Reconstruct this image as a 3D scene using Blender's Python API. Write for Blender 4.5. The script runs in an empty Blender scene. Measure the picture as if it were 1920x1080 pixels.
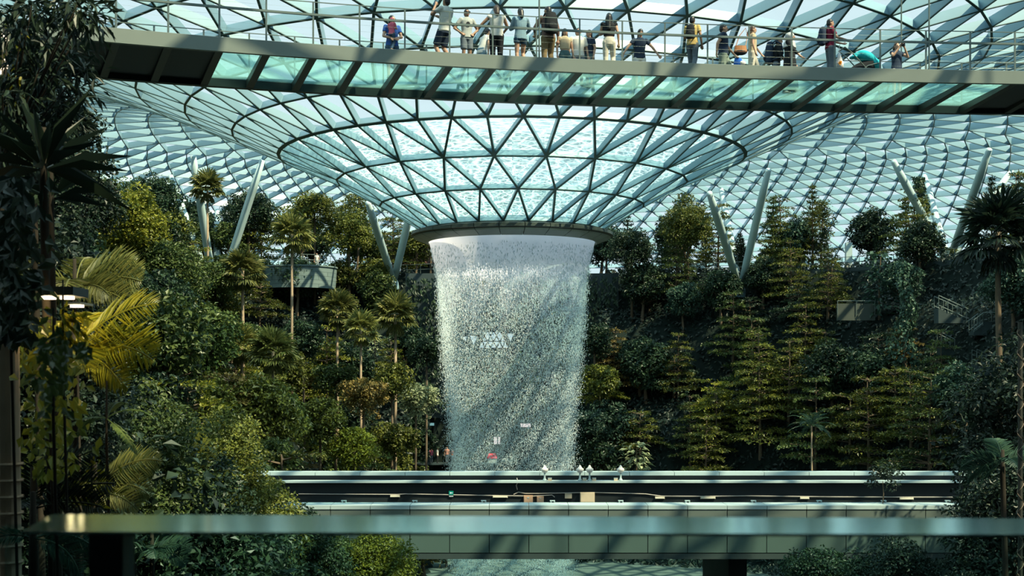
import bpy, bmesh, math, random
import numpy as np
from mathutils import Vector, Matrix, Euler

# ------------------------------------------------------------------ camera, sky, sun, exposure
SC = bpy.context.scene
COL = SC.collection
F = 2500.0           # focal length in pixels of the 1920 wide frame
HZ = 700.0           # pixel row of the eye level
AX = 88.0            # distance to the waterfall's axis
PI = math.pi
rng = np.random.default_rng(7)
random.seed(7)

cd = bpy.data.cameras.new('camera')
cam = bpy.data.objects.new('camera', cd)
COL.objects.link(cam)
cam.location = (0, 0, 0)
cam.rotation_euler = (PI / 2, 0, 0)
cd.sensor_fit = 'HORIZONTAL'
cd.sensor_width = 36.0
cd.lens = F / 1920 * 36.0
cd.shift_y = (HZ - 540) / 1920
cd.clip_start = 0.05
cd.clip_end = 600
cd.dof.use_dof = True
cd.dof.focus_distance = 62
cd.dof.aperture_fstop = 5.6
SC.camera = cam

SC.view_settings.view_transform = 'Standard'
SC.view_settings.look = 'None'
SC.view_settings.gamma = 1.0
SC.view_settings.use_curve_mapping = False
SC.view_settings.exposure = 0.2
SC.cycles.max_bounces = 7
SC.cycles.diffuse_bounces = 3
SC.cycles.glossy_bounces = 3
SC.cycles.transmission_bounces = 4
SC.cycles.transparent_max_bounces = 40

world = bpy.data.worlds.new('sky')
SC.world = world
world.use_nodes = True
wt = world.node_tree
wt.nodes.clear()
wo = wt.nodes.new('ShaderNodeOutputWorld')
wb = wt.nodes.new('ShaderNodeBackground')
wb.inputs['Strength'].default_value = 1.0
wr = wt.nodes.new('ShaderNodeValToRGB')
ws = wt.nodes.new('ShaderNodeSeparateXYZ')
wc = wt.nodes.new('ShaderNodeTexCoord')
wt.links.new(wc.outputs['Generated'], ws.inputs[0])
wt.links.new(ws.outputs['Z'], wr.inputs[0])
wt.links.new(wr.outputs[0], wb.inputs['Color'])
wt.links.new(wb.outputs[0], wo.inputs['Surface'])
for i, (p, c) in enumerate([(0.0, (.02, .05, .065, 1)), (0.02, (.62, .77, .82, 1)), (0.36, (.62, .79, .84, 1)), (0.75, (1.0, 1.5, 1.65, 1))]):
    e = wr.color_ramp.elements[i] if i < 2 else wr.color_ramp.elements.new(p)
    e.position = p
    e.color = c

sl = bpy.data.lights.new('sun', 'SUN')
sl.energy = 8.5
sl.angle = math.radians(0.6)
sl.color = (1.0, .88, .58)
sun = bpy.data.objects.new('sun', sl)
COL.objects.link(sun)
SUN_DIR = Vector((0.50, -0.36, 0.78)).normalized()      # towards the sun: high, behind the camera on the right
sun.rotation_euler = SUN_DIR.to_track_quat('Z', 'Y').to_euler()
sun.location = (40, -40, 80)


# ------------------------------------------------------------------ helpers
def at(px, py, y):
    return Vector(((px - 960) / F * y, y, (HZ - py) / F * y))


def to_px(v):
    return 960 + F * v[0] / v[1], HZ - F * v[2] / v[1]


def tag(o, label=None, cat=None, group=None, kind=None):
    if label: o['label'] = label
    if cat: o['category'] = cat
    if group: o['group'] = group
    if kind: o['kind'] = kind
    return o


def thing(name, label, cat, loc=(0, 0, 0), rz=0.0, group=None, kind=None):
    o = bpy.data.objects.new(name, None)
    o.empty_display_size = .3
    COL.objects.link(o)
    o.location = loc
    o.rotation_euler = (0, 0, rz)
    return tag(o, label, cat, group, kind)


def link(name, me, mat=None, parent=None, world_coords=False, smooth=False):
    o = bpy.data.objects.new(name, me)
    COL.objects.link(o)
    if mat is not None and not me.materials:
        me.materials.append(mat)
    if parent is not None:
        o.parent = parent
        if world_coords:
            o.location = -Vector(parent.location)
    if smooth:
        me.polygons.foreach_set('use_smooth', np.ones(len(me.polygons), dtype=bool))
    return o


def np_mesh(name, V, Fc, uv=None, mat_idx=None):
    """V (n,3); Fc (m,k) faces all with k corners"""
    V = np.asarray(V, dtype=np.float32)
    Fc = np.asarray(Fc, dtype=np.int32)
    me = bpy.data.meshes.new(name)
    me.vertices.add(len(V))
    me.vertices.foreach_set('co', V.ravel())
    k = Fc.shape[1]
    me.loops.add(Fc.size)
    me.loops.foreach_set('vertex_index', Fc.ravel())
    me.polygons.add(len(Fc))
    me.polygons.foreach_set('loop_start', np.arange(0, Fc.size, k, dtype=np.int32))
    if uv is not None:
        l = me.uv_layers.new(name='UVMap')
        l.data.foreach_set('uv', np.asarray(uv, dtype=np.float32)[Fc.ravel()].ravel())
    me.polygons.foreach_set('use_smooth', np.zeros(len(Fc), dtype=bool))
    me.update(calc_edges=True)
    return me


class MB:
    """collects boxes, bars, tubes; builds one mesh"""

    def __init__(self):
        self.v = []
        self.f = []

    def add(self, vs, fs):
        n = len(self.v)
        self.v.extend([tuple(p) for p in vs])
        self.f.extend([tuple(i + n for i in f) for f in fs])
        return self

    def box(self, lo, hi):
        x0, y0, z0 = lo
        x1, y1, z1 = hi
        return self.add([(x0, y0, z0), (x1, y0, z0), (x1, y1, z0), (x0, y1, z0), (x0, y0, z1), (x1, y0, z1), (x1, y1, z1), (x0, y1, z1)],
                        [(3, 2, 1, 0), (4, 5, 6, 7), (0, 1, 5, 4), (1, 2, 6, 5), (2, 3, 7, 6), (3, 0, 4, 7)])

    def cbox(self, c, s):
        return self.box([c[i] - s[i] / 2 for i in range(3)], [c[i] + s[i] / 2 for i in range(3)])

    def bar(self, a, b, w, d, up=(0, 0, 1), shift=0.0):
        """box along a-b, w wide, d deep along up; shift 0 = centred on up, +.5 = stands on the line"""
        a = Vector(a); b = Vector(b)
        t = (b - a).normalized()
        up = Vector(up)
        s = t.cross(up)
        if s.length < 1e-6:
            s = t.orthogonal()
        s.normalize()
        u = s.cross(t).normalized()
        vs = []
        for p in (a, b):
            for du in (-.5 + shift, .5 + shift):
                for dw in (-.5, .5):
                    vs.append(p + s * dw * w + u * du * d)
        return self.add(vs, [(0, 1, 3, 2), (5, 4, 6, 7), (1, 0, 4, 5), (2, 3, 7, 6), (0, 2, 6, 4), (3, 1, 5, 7)])

    def tube(self, pts, r, n=8, cap=True):
        pts = [Vector(p) for p in pts]
        if not hasattr(r, '__len__'):
            r = [r] * len(pts)
        base = len(self.v)
        prev = None
        for i, p in enumerate(pts):
            t = (pts[min(i + 1, len(pts) - 1)] - pts[max(i - 1, 0)])
            if t.length < 1e-9: t = Vector((0, 0, 1))
            t.normalize()
            if prev is None:
                s = t.orthogonal().normalized()
            else:
                s = prev - t * prev.dot(t)
                s = s.normalized() if s.length > 1e-6 else t.orthogonal().normalized()
            prev = s
            q = t.cross(s)
            for k in range(n):
                a = 2 * PI * k / n
                self.v.append(tuple(p + (s * math.cos(a) + q * math.sin(a)) * r[i]))
        for i in range(len(pts) - 1):
            for k in range(n):
                a = base + i * n + k
                b = base + i * n + (k + 1) % n
                self.f.append((a, b, b + n, a + n))
        if cap:
            self.f.append(tuple(base + k for k in range(n))[::-1])
            e = base + (len(pts) - 1) * n
            self.f.append(tuple(e + k for k in range(n)))
        return self

    def lathe(self, prof, n=32, a0=0, a1=2 * PI, c=(0, 0), closed=False):
        full = abs(a1 - a0 - 2 * PI) < 1e-6
        m = n if full else n + 1
        base = len(self.v)
        for i in range(m):
            a = a0 + (a1 - a0) * i / n
            for r, z in prof:
                self.v.append((c[0] + r * math.cos(a), c[1] + r * math.sin(a), z))
        k = len(prof)
        for i in range(n):
            j = (i + 1) % m
            for q in range(k if closed else k - 1):
                q2 = (q + 1) % k
                self.f.append((base + i * k + q, base + j * k + q, base + j * k + q2, base + i * k + q2))
        return self

    def ball(self, c, r, nu=12, nv=8, M=None):
        rx, ry, rz = r if hasattr(r, '__len__') else (r, r, r)
        base = len(self.v)
        for j in range(nv + 1):
            th = PI * j / nv
            for i in range(nu):
                a = 2 * PI * i / nu
                p = Vector((rx * math.sin(th) * math.cos(a), ry * math.sin(th) * math.sin(a), rz * math.cos(th)))
                if M is not None: p = M @ p
                self.v.append((c[0] + p.x, c[1] + p.y, c[2] + p.z))
        for j in range(nv):
            for i in range(nu):
                a = base + j * nu + i
                b = base + j * nu + (i + 1) % nu
                self.f.append((a, a + nu, b + nu, b))
        return self

    def mesh(self, name):
        me = bpy.data.meshes.new(name)
        me.from_pydata(self.v, [], self.f)
        me.update()
        return me

    def build(self, name, mat, parent=None, wc=False, smooth=False):
        return link(name, self.mesh(name), mat, parent, wc, smooth)


def copy_tree(o, parent=None):
    c = o.copy()
    COL.objects.link(c)
    if parent is not None:
        c.parent = parent
    for ch in list(o.children):
        copy_tree(ch, c)
    return c


def interp(x, xs, ys):
    return float(np.interp(x, xs, ys))


def hermite(x, xs, ys):
    """smooth curve through points"""
    xs = np.asarray(xs, float); ys = np.asarray(ys, float)
    d = np.gradient(ys, xs)
    x = np.clip(x, xs[0], xs[-1])
    i = np.clip(np.searchsorted(xs, x) - 1, 0, len(xs) - 2)
    h = xs[i + 1] - xs[i]
    t = (x - xs[i]) / h
    return ((2 * t**3 - 3 * t**2 + 1) * ys[i] + (t**3 - 2 * t**2 + t) * h * d[i] + (-2 * t**3 + 3 * t**2) * ys[i + 1] + (t**3 - t**2) * h * d[i + 1])


# ------------------------------------------------------------------ materials
MATS = {}


def new_mat(name):
    m = bpy.data.materials.new(name)
    m.use_nodes = True
    nt = m.node_tree
    nt.nodes.clear()
    out = nt.nodes.new('ShaderNodeOutputMaterial')
    return m, nt, out


def mat(name, col, rough=.5, metal=0.0, var=.12, scale=4.0, spec=.4, bump=0.0):
    if name in MATS: return MATS[name]
    m, nt, out = new_mat(name)
    b = nt.nodes.new('ShaderNodeBsdfPrincipled')
    b.inputs['Roughness'].default_value = rough
    b.inputs['Metallic'].default_value = metal
    b.inputs['Specular IOR Level'].default_value = spec
    tc = nt.nodes.new('ShaderNodeTexCoord')
    no = nt.nodes.new('ShaderNodeTexNoise')
    no.inputs['Scale'].default_value = scale
    no.inputs['Detail'].default_value = 5
    nt.links.new(tc.outputs['Object'], no.inputs['Vector'])
    mx = nt.nodes.new('ShaderNodeMix')
    mx.data_type = 'RGBA'
    mx.inputs['A'].default_value = (*[c * (1 - var) for c in col], 1)
    mx.inputs['B'].default_value = (*[min(1, c * (1 + var)) for c in col], 1)
    nt.links.new(no.outputs['Fac'], mx.inputs['Factor'])
    nt.links.new(mx.outputs['Result'], b.inputs['Base Color'])
    if bump:
        bp = nt.nodes.new('ShaderNodeBump')
        bp.inputs['Strength'].default_value = bump
        nt.links.new(no.outputs['Fac'], bp.inputs['Height'])
        nt.links.new(bp.outputs[0], b.inputs['Normal'])
    nt.links.new(b.outputs[0], out.inputs['Surface'])
    MATS[name] = m
    return m


def leaf_mat(name, c1, c2, transl=.3, rough=.42, c3=None):
    if name in MATS: return MATS[name]
    m, nt, out = new_mat(name)
    b = nt.nodes.new('ShaderNodeBsdfPrincipled')
    b.inputs['Roughness'].default_value = rough
    b.inputs['Specular IOR Level'].default_value = .3
    geo = nt.nodes.new('ShaderNodeNewGeometry')
    oi = nt.nodes.new('ShaderNodeObjectInfo')
    tc = nt.nodes.new('ShaderNodeTexCoord')
    no = nt.nodes.new('ShaderNodeTexNoise')
    no.inputs['Scale'].default_value = .9
    nt.links.new(tc.outputs['Object'], no.inputs['Vector'])
    ad = nt.nodes.new('ShaderNodeMath'); ad.operation = 'MULTIPLY_ADD'
    ad.inputs[1].default_value = .5
    nt.links.new(geo.outputs['Random Per Island'], ad.inputs[0])
    ml = nt.nodes.new('ShaderNodeMath'); ml.operation = 'MULTIPLY'
    ml.inputs[1].default_value = .5
    nt.links.new(no.outputs['Fac'], ml.inputs[0])
    nt.links.new(ml.outputs[0], ad.inputs[2])
    cr = nt.nodes.new('ShaderNodeValToRGB')
    cr.color_ramp.elements[0].position = .15
    cr.color_ramp.elements[0].color = (*c1, 1)
    cr.color_ramp.elements[1].position = .75
    cr.color_ramp.elements[1].color = (*c2, 1)
    if c3:
        e = cr.color_ramp.elements.new(.95)
        e.color = (*c3, 1)
    nt.links.new(ad.outputs[0], cr.inputs[0])
    hs = nt.nodes.new('ShaderNodeHueSaturation')
    mr = nt.nodes.new('ShaderNodeMapRange')
    mr.inputs['To Min'].default_value = .7
    mr.inputs['To Max'].default_value = 1.25
    nt.links.new(oi.outputs['Random'], mr.inputs['Value'])
    nt.links.new(mr.outputs[0], hs.inputs['Value'])
    nt.links.new(cr.outputs[0], hs.inputs['Color'])
    nt.links.new(hs.outputs[0], b.inputs['Base Color'])
    tr = nt.nodes.new('ShaderNodeBsdfTranslucent')
    nt.links.new(hs.outputs[0], tr.inputs['Color'])
    ms = nt.nodes.new('ShaderNodeMixShader')
    ms.inputs[0].default_value = transl
    nt.links.new(b.outputs[0], ms.inputs[1])
    nt.links.new(tr.outputs[0], ms.inputs[2])
    nt.links.new(ms.outputs[0], out.inputs['Surface'])
    MATS[name] = m
    return m


def glass_mat(name, tint, refl=.06, rough=.03, haze=0.0, haze_col=(.5, .7, .7)):
    if name in MATS: return MATS[name]
    m, nt, out = new_mat(name)
    t = nt.nodes.new('ShaderNodeBsdfTransparent')
    t.inputs[0].default_value = (*tint, 1)
    g = nt.nodes.new('ShaderNodeBsdfGlossy')
    g.inputs['Roughness'].default_value = rough
    fr = nt.nodes.new('ShaderNodeLayerWeight')
    fr.inputs['Blend'].default_value = .25
    mm = nt.nodes.new('ShaderNodeMath'); mm.operation = 'MULTIPLY_ADD'
    mm.inputs[1].default_value = .3
    mm.inputs[2].default_value = refl
    nt.links.new(fr.outputs['Fresnel'], mm.inputs[0])
    ms = nt.nodes.new('ShaderNodeMixShader')
    nt.links.new(mm.outputs[0], ms.inputs[0])
    nt.links.new(t.outputs[0], ms.inputs[1])
    nt.links.new(g.outputs[0], ms.inputs[2])
    last = ms
    if haze:
        d = nt.nodes.new('ShaderNodeBsdfTranslucent')
        d.inputs[0].default_value = (*haze_col, 1)
        m2 = nt.nodes.new('ShaderNodeMixShader')
        m2.inputs[0].default_value = haze
        nt.links.new(ms.outputs[0], m2.inputs[1])
        nt.links.new(d.outputs[0], m2.inputs[2])
        last = m2
    nt.links.new(last.outputs[0], out.inputs['Surface'])
    MATS[name] = m
    return m


def emit_mat(name, col, s):
    if name in MATS: return MATS[name]
    m, nt, out = new_mat(name)
    e = nt.nodes.new('ShaderNodeEmission')
    e.inputs[0].default_value = (*col, 1)
    e.inputs[1].default_value = s
    nt.links.new(e.outputs[0], out.inputs['Surface'])
    MATS[name] = m
    return m


STEEL = mat('painted_steel', (.205, .335, .405), .38, .0, .06, 1.2, .5)
STEEL_DARK = mat('grey_steel', (.16, .22, .23), .4, .3, .08, 2)
FASCIA = mat('brushed_fascia', (.17, .205, .185), .45, .25, .1, 1.5)
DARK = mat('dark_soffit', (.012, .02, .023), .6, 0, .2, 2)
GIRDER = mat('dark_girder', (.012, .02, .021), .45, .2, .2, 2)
BRONZE = mat('bronze_beam', (.035, .037, .03), .45, .2, .15, 2)
RIM = mat('olive_grey_panel', (.06, .066, .055), .4, .25, .1, 1.5)
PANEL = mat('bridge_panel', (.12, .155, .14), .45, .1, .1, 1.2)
CAPM = mat('pale_cap', (.36, .46, .47), .35, 0, .08, 2)
RAILM = mat('rail_steel', (.13, .17, .16), .35, .3, .08, 3)
GLASS_ROOF = glass_mat('roof_glass', (.95, .985, .985), .01)
GLASS_FLOOR = glass_mat('green_glass', (.80, .96, .94), .03, .05, .16, (.48, .82, .80))
SOIL = mat('dark_soil', (.008, .014, .012), .9, 0, .4, .7, .1, .3)
STONE = mat('grey_stone', (.04, .06, .062), .8, 0, .25, 1.5, .2, .3)
CONC = mat('pale_paving', (.10, .13, .12), .8, 0, .2, .5, .2)
BARK = mat('bark', (.13, .10, .07), .85, 0, .35, 6, .1, .4)
BARKD = mat('dark_bark', (.03, .026, .02), .9, 0, .35, 6, .1, .4)
BARKP = mat('pale_bark', (.34, .26, .18), .8, 0, .3, 5, .1, .4)

L_OLIVE = leaf_mat('olive_leaf', (.035, .06, .022), (.17, .185, .03), .3, c3=(.25, .18, .035))
L_YEL = leaf_mat('yellow_green_leaf', (.06, .10, .02), (.30, .30, .035), .35)
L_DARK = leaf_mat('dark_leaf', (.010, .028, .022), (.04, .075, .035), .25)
L_UNDER = leaf_mat('shadow_leaf', (.005, .014, .013), (.016, .032, .024), .2)  # shade between the trees is put into this leaf colour
L_TEAL = leaf_mat('teal_leaf', (.013, .045, .04), (.06, .115, .07), .25)
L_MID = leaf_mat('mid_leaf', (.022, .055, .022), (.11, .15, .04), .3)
L_RUST = leaf_mat('rust_leaf', (.06, .065, .025), (.22, .16, .045), .3, c3=(.30, .14, .06))
L_PALE = leaf_mat('pale_leaf', (.08, .13, .07), (.40, .44, .26), .3)
L_PALM = leaf_mat('palm_leaf', (.05, .08, .025), (.22, .22, .06), .3, c3=(.55, .46, .28))
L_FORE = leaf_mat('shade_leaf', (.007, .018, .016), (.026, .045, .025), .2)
L_FYEL = leaf_mat('bright_leaf', (.10, .13, .015), (.36, .31, .02), .4)


# ------------------------------------------------------------------ the setting: ground
def rt(a):
    return np.interp(a, [0, 8, 12, 40, 60, 90, 120, 180], [57, 57, 60, 59, 54, 45, 40, 38])


Z_TOP, Z_LOW = 10.8, -17.5


def ground_z(X, Y):
    X = np.asarray(X, float); Y = np.asarray(Y, float)
    dx, dy = X, Y - AX
    R = np.hypot(dx, dy)
    a = np.degrees(np.abs(np.arctan2(dx, dy)))
    top = rt(a)
    w = np.interp(np.where(dx < 0, np.maximum(a - 2.6, 0), a), [0, 7.5, 10.5, 180], [.8, .8, 22, 22])
    s = np.clip((top - R) / w, 0, 1)
    bumps = .35 * np.sin(X * .9 + 1.3) * np.sin(Y * .7) * np.clip(s * 6, 0, 1) * np.clip((1 - s) * 6, 0, 1)
    z = Z_TOP + (Z_LOW - Z_TOP) * (s + .035 * np.sin(s * 6 * PI)) + bumps
    far = np.interp(a, [108, 122], [1, 0])
    base = np.where(R < top - w, Z_LOW, Z_LOW + (z - Z_LOW) * far)
    # the bank that comes forward on the left
    bank = np.interp(-X, [7.5, 12, 18, 24, 30, 38], [-17.5, -12.5, -7, 0, 6.5, 9.5])
    bank = Z_LOW + (bank - Z_LOW) * np.interp(Y, [44, 54, 116, 128], [0, 1, 1, 0])
    return np.maximum(base, bank)


na = 240
rad = np.concatenate([np.linspace(0.5, 62, 100), np.linspace(64, 125, 14)])
A = np.linspace(-PI, PI, na + 1)
GA, GR = np.meshgrid(A, rad, indexing='ij')
GX = GR * np.sin(GA); GY = AX + GR * np.cos(GA)
GZ = ground_z(GX, GY)
V = np.stack([GX, GY, GZ], -1).reshape(-1, 3)
m_ = len(rad)
ii, jj = np.meshgrid(np.arange(na), np.arange(m_ - 1), indexing='ij')
q = (ii * m_ + jj).ravel()
Fc = np.stack([q, q + 1, q + m_ + 1, q + m_], -1)
tag(link('ground', np_mesh('ground', V, Fc), SOIL, smooth=True), kind='structure')

# plaza paving on the valley floor, with the ring pool in its middle
mb = MB()
mb.lathe([(15.0, -17.46), (39, -17.46), (39, -17.52), (15.0, -17.52)], 72, 0, 2 * PI, (0, AX), closed=True)
tag(mb.build('floor', CONC), kind='structure')
mb = MB()
mb.lathe([(14.2, -17.5), (14.2, -16.9), (15.0, -16.9), (15.0, -17.5)], 64, c=(0, AX), closed=True)
pool = thing('pool', 'round pool on the valley floor catching the waterfall', 'pool', (0, AX, -17.5))
mb.build('kerb', CONC, pool, True)
mb = MB(); mb.lathe([(0.01, -17.2), (14.2, -17.2)], 64, c=(0, AX))
mb.build('water_surface', mat('pool_water', (.25, .36, .36), .12, 0, .3, 1.0, .6), pool, True)

# ------------------------------------------------------------------ the roof: a torus of steel lattice and glass
PR = [5.9, 8.7, 11.5, 15.2, 18.2, 21.3, 24.3, 28, 33, 38, 44, 50, 56, 62, 68, 74, 80, 85, 89, 92, 94.5, 96.2, 97.4, 98]
PZ = [9.38, 11.0, 12.5, 14.05, 15.35, 16.6, 17.75, 19.1, 20.7, 22.0, 23.1, 23.8, 24.0, 23.8, 23.1, 21.9, 20.0, 17.6, 15.0, 12.2, 9.2, 6.2, 3.0, 0.0]


def roof_z(r):
    return hermite(r, PR, PZ)


rings = [(5.95, 24), (8.7, 24), (11.5, 24), (15.2, 48)]
r_ = 15.2
n_ = 48
while r_ < 97.6:
    # step along the slope
    sl_ = (roof_z(r_ + .3) - roof_z(r_ - .3)) / .6
    step = 3.15 if r_ < 36 else (3.3 if r_ < 66 else 2.35)
    r_ = r_ + step / math.hypot(1, sl_)
    if r_ > 97.7: break
    n_ = 48 if r_ < 34 else (96 if r_ < 64 else 192)
    rings.append((r_, n_))
nodes, norms, half = [], [], []
h = .17
for i, (r, n) in enumerate(rings):
    z = float(roof_z(r))
    s = float((roof_z(min(97.99, r + .2)) - roof_z(r - .2)) / .4)
    nl = math.hypot(1, s)
    if i:
        if rings[i - 1][1] == n:
            half.append(half[-1] + .5)
        else:
            half.append(half[-1] * 2)
    else:
        half.append(.16 + .5)
    a = 2 * PI * (np.arange(n) + half[-1]) / n
    nodes.append(np.stack([r * np.sin(a), AX - r * np.cos(a), np.full(n, z)], -1))
    norms.append(np.stack([-s / nl * np.sin(a), s / nl * np.cos(a), np.full(n, 1 / nl)], -1))


def beam_arrays(P, Q, U, w, d):
    t = Q - P
    t /= np.linalg.norm(t, axis=1)[:, None]
    s = np.cross(t, U)
    s /= np.linalg.norm(s, axis=1)[:, None]
    u = np.cross(s, t)
    vs = []
    for p in (P, Q):
        for du in (0.0, d):
            for dw in (-w / 2, w / 2):
                vs.append(p + s * dw + u * du)
    V = np.stack(vs, 1).reshape(-1, 3)
    base = (np.arange(len(P)) * 8)[:, None, None]
    f = np.array([(0, 1, 3, 2), (5, 4, 6, 7), (1, 0, 4, 5), (2, 3, 7, 6), (0, 2, 6, 4), (3, 1, 5, 7)])[None]
    return V, (base + f).reshape(-1, 4)


def beam_size(r):
    return float(np.interp(r, [6, 15, 30, 60, 98], [.09, .10, .10, .09, .08])), float(np.interp(r, [6, 12, 25, 50, 90, 98], [.26, .38, .56, .62, .6, .5]))


FLV, FLF, flo = [], [], 0


def shade_strip(P, Q, U, w):  # dark strip under each beam stands in for its shaded underside
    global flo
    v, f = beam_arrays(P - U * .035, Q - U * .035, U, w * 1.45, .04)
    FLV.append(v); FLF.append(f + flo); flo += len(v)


roof = thing('ceiling', None, None, (0, AX, 0), kind='structure')
Vs, Fs, off = [], [], 0
for i, (r, n) in enumerate(rings):
    w, d = beam_size(r)
    P, U = nodes[i], norms[i]
    Q = np.roll(P, -1, 0)
    v, f = beam_arrays(P, Q, U, w, d * (1.0 if r < 50 else 1.15))
    if r < 42: shade_strip(P, Q, U, w * (1.7 if i == 3 else 1.0))
    if i < 12:
        link('ring_beam', np_mesh('ring_beam', v, f), STEEL, roof, True)
    else:
        Vs.append(v); Fs.append(f + off); off += len(v)
    if i + 1 < len(rings):
        n2 = rings[i + 1][1]
        P2 = nodes[i + 1]
        if n2 == n:
            for k in (0, 1):
                # upper node j sits half a step on
                sh = (np.arange(n) + (k - 1)) % n
                v, f = beam_arrays(P, P2[sh], U, w, d)
                shade_strip(P, P2[sh], U, w if r < 42 else w * .75)
                Vs.append(v); Fs.append(f + off); off += len(v)
        else:
            for k in (-1, 0, 1):
                sh = (2 * np.arange(n) + k) % n2
                v, f = beam_arrays(P, P2[sh], U, w, d)
                shade_strip(P, P2[sh], U, w if r < 42 else w * .75)
                Vs.append(v); Fs.append(f + off); off += len(v)
# node hubs
for i, (r, n) in enumerate(rings):
    w, d = beam_size(r)
    P, U = nodes[i], norms[i]
    tang = np.roll(P, -1, 0) - P
    tang /= np.linalg.norm(tang, axis=1)[:, None]
    v, f = beam_arrays(P - tang * w * .9 - U * .03, P + tang * w * .9 - U * .03, U, w * 1.8, d + .03)
    Vs.append(v); Fs.append(f + off); off += len(v)
link('bottom_shade', np_mesh('bottom_shade', np.concatenate(FLV), np.concatenate(FLF)), mat('bottom_shade_dark', (.06, .11, .115), .45, .2, .1, 2), roof, True)
link('lattice', np_mesh('lattice', np.concatenate(Vs), np.concatenate(Fs)), STEEL, roof, True)
mb = MB()
prof = []
for r, n in rings:
    s = float((roof_z(min(97.99, r + .2)) - roof_z(r - .2)) / .4)
    nl = math.hypot(1, s)
    d = beam_size(r)[1] + .03
    prof.append((r - s / nl * d, float(roof_z(r)) + d / nl))
mb.lathe(prof, 96, c=(0, AX))
mb.build('glass', GLASS_ROOF, roof, True, True)

# water running down the outside of the funnel
m, nt, out = new_mat('running_water')
uv = nt.nodes.new('ShaderNodeUVMap')
n1 = nt.nodes.new('ShaderNodeTexNoise'); n1.inputs['Scale'].default_value = 2.2; n1.inputs['Detail'].default_value = 4
nt.links.new(uv.outputs[0], n1.inputs['Vector'])
mxv = nt.nodes.new('ShaderNodeMix'); mxv.data_type = 'RGBA'; mxv.blend_type = 'LINEAR_LIGHT'
mxv.inputs['Factor'].default_value = .16
nt.links.new(uv.outputs[0], mxv.inputs['A'])
nt.links.new(n1.outputs['Color'], mxv.inputs['B'])
mpw = nt.nodes.new('ShaderNodeMapping'); mpw.inputs['Scale'].default_value = (1.0, 1.5, 1)
nt.links.new(mxv.outputs['Result'], mpw.inputs[0])
facs = []
for sc_, wd_, am_ in ((1.25, .075, .62), (2.6, .10, .30)):
    vo = nt.nodes.new('ShaderNodeTexVoronoi'); vo.feature = 'DISTANCE_TO_EDGE'
    vo.inputs['Scale'].default_value = sc_
    nt.links.new(mpw.outputs[0], vo.inputs['Vector'])
    mr = nt.nodes.new('ShaderNodeMapRange'); mr.inputs['From Max'].default_value = wd_ * 2
    mr.interpolation_type = 'SMOOTHSTEP'
    mr.inputs['To Min'].default_value = am_; mr.inputs['To Max'].default_value = 0.0
    nt.links.new(vo.outputs['Distance'], mr.inputs['Value'])
    facs.append(mr.outputs[0])
mu = nt.nodes.new('ShaderNodeMath'); mu.operation = 'MAXIMUM'
nt.links.new(facs[0], mu.inputs[0]); nt.links.new(facs[1], mu.inputs[1])
n2 = nt.nodes.new('ShaderNodeTexNoise'); n2.inputs['Scale'].default_value = 3.0; n2.inputs['Detail'].default_value = 4
nt.links.new(uv.outputs[0], n2.inputs['Vector'])
m2 = nt.nodes.new('ShaderNodeMath'); m2.operation = 'MULTIPLY_ADD'; m2.inputs[1].default_value = .22; m2.inputs[2].default_value = -.02
nt.links.new(n2.outputs['Fac'], m2.inputs[0])
mu2 = nt.nodes.new('ShaderNodeMath'); mu2.operation = 'ADD'; mu2.use_clamp = True
nt.links.new(mu.outputs[0], mu2.inputs[0]); nt.links.new(m2.outputs[0], mu2.inputs[1])
mu = mu2
t = nt.nodes.new('ShaderNodeBsdfTransparent'); t.inputs[0].default_value = (.66, .83, .86, 1)
tl = nt.nodes.new('ShaderNodeBsdfTranslucent'); tl.inputs[0].default_value = (.60, .72, .75, 1)
ms = nt.nodes.new('ShaderNodeMixShader')
nt.links.new(mu.outputs[0], ms.inputs[0]); nt.links.new(t.outputs[0], ms.inputs[1]); nt.links.new(tl.outputs[0], ms.inputs[2])
nt.links.new(ms.outputs[0], out.inputs['Surface'])
WATER_FILM = m
rr = np.linspace(6.0, 15.0, 24)
zz = np.array([float(roof_z(r)) for r in rr])
sl_ = np.gradient(zz, rr)
nl = np.hypot(1, sl_)
dd = np.interp(rr, [6, 15], [.38, .52])
pr, pz = rr - sl_ / nl * dd, zz + dd / nl
dist = np.concatenate([[0], np.cumsum(np.hypot(np.diff(pr), np.diff(pz)))])
nseg = 144
an = np.linspace(0, 2 * PI, nseg + 1)
AA, RRi = np.meshgrid(an, np.arange(len(rr)), indexing='ij')
V = np.stack([pr[RRi] * np.sin(AA), AX - pr[RRi] * np.cos(AA), pz[RRi]], -1).reshape(-1, 3)
UV = np.stack([AA * 9.5, dist[RRi] * 1.5], -1).reshape(-1, 2)
k = len(rr)
ii, jj = np.meshgrid(np.arange(nseg), np.arange(k - 1), indexing='ij')
q = (ii * k + jj).ravel()
Fc = np.stack([q, q + 1, q + k + 1, q + k], -1)
tag(link('water_film', np_mesh('water_film', V, Fc, UV), WATER_FILM, smooth=True), 'rippling film of water running down the glass funnel above the waterfall', 'water', kind='stuff')

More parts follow.
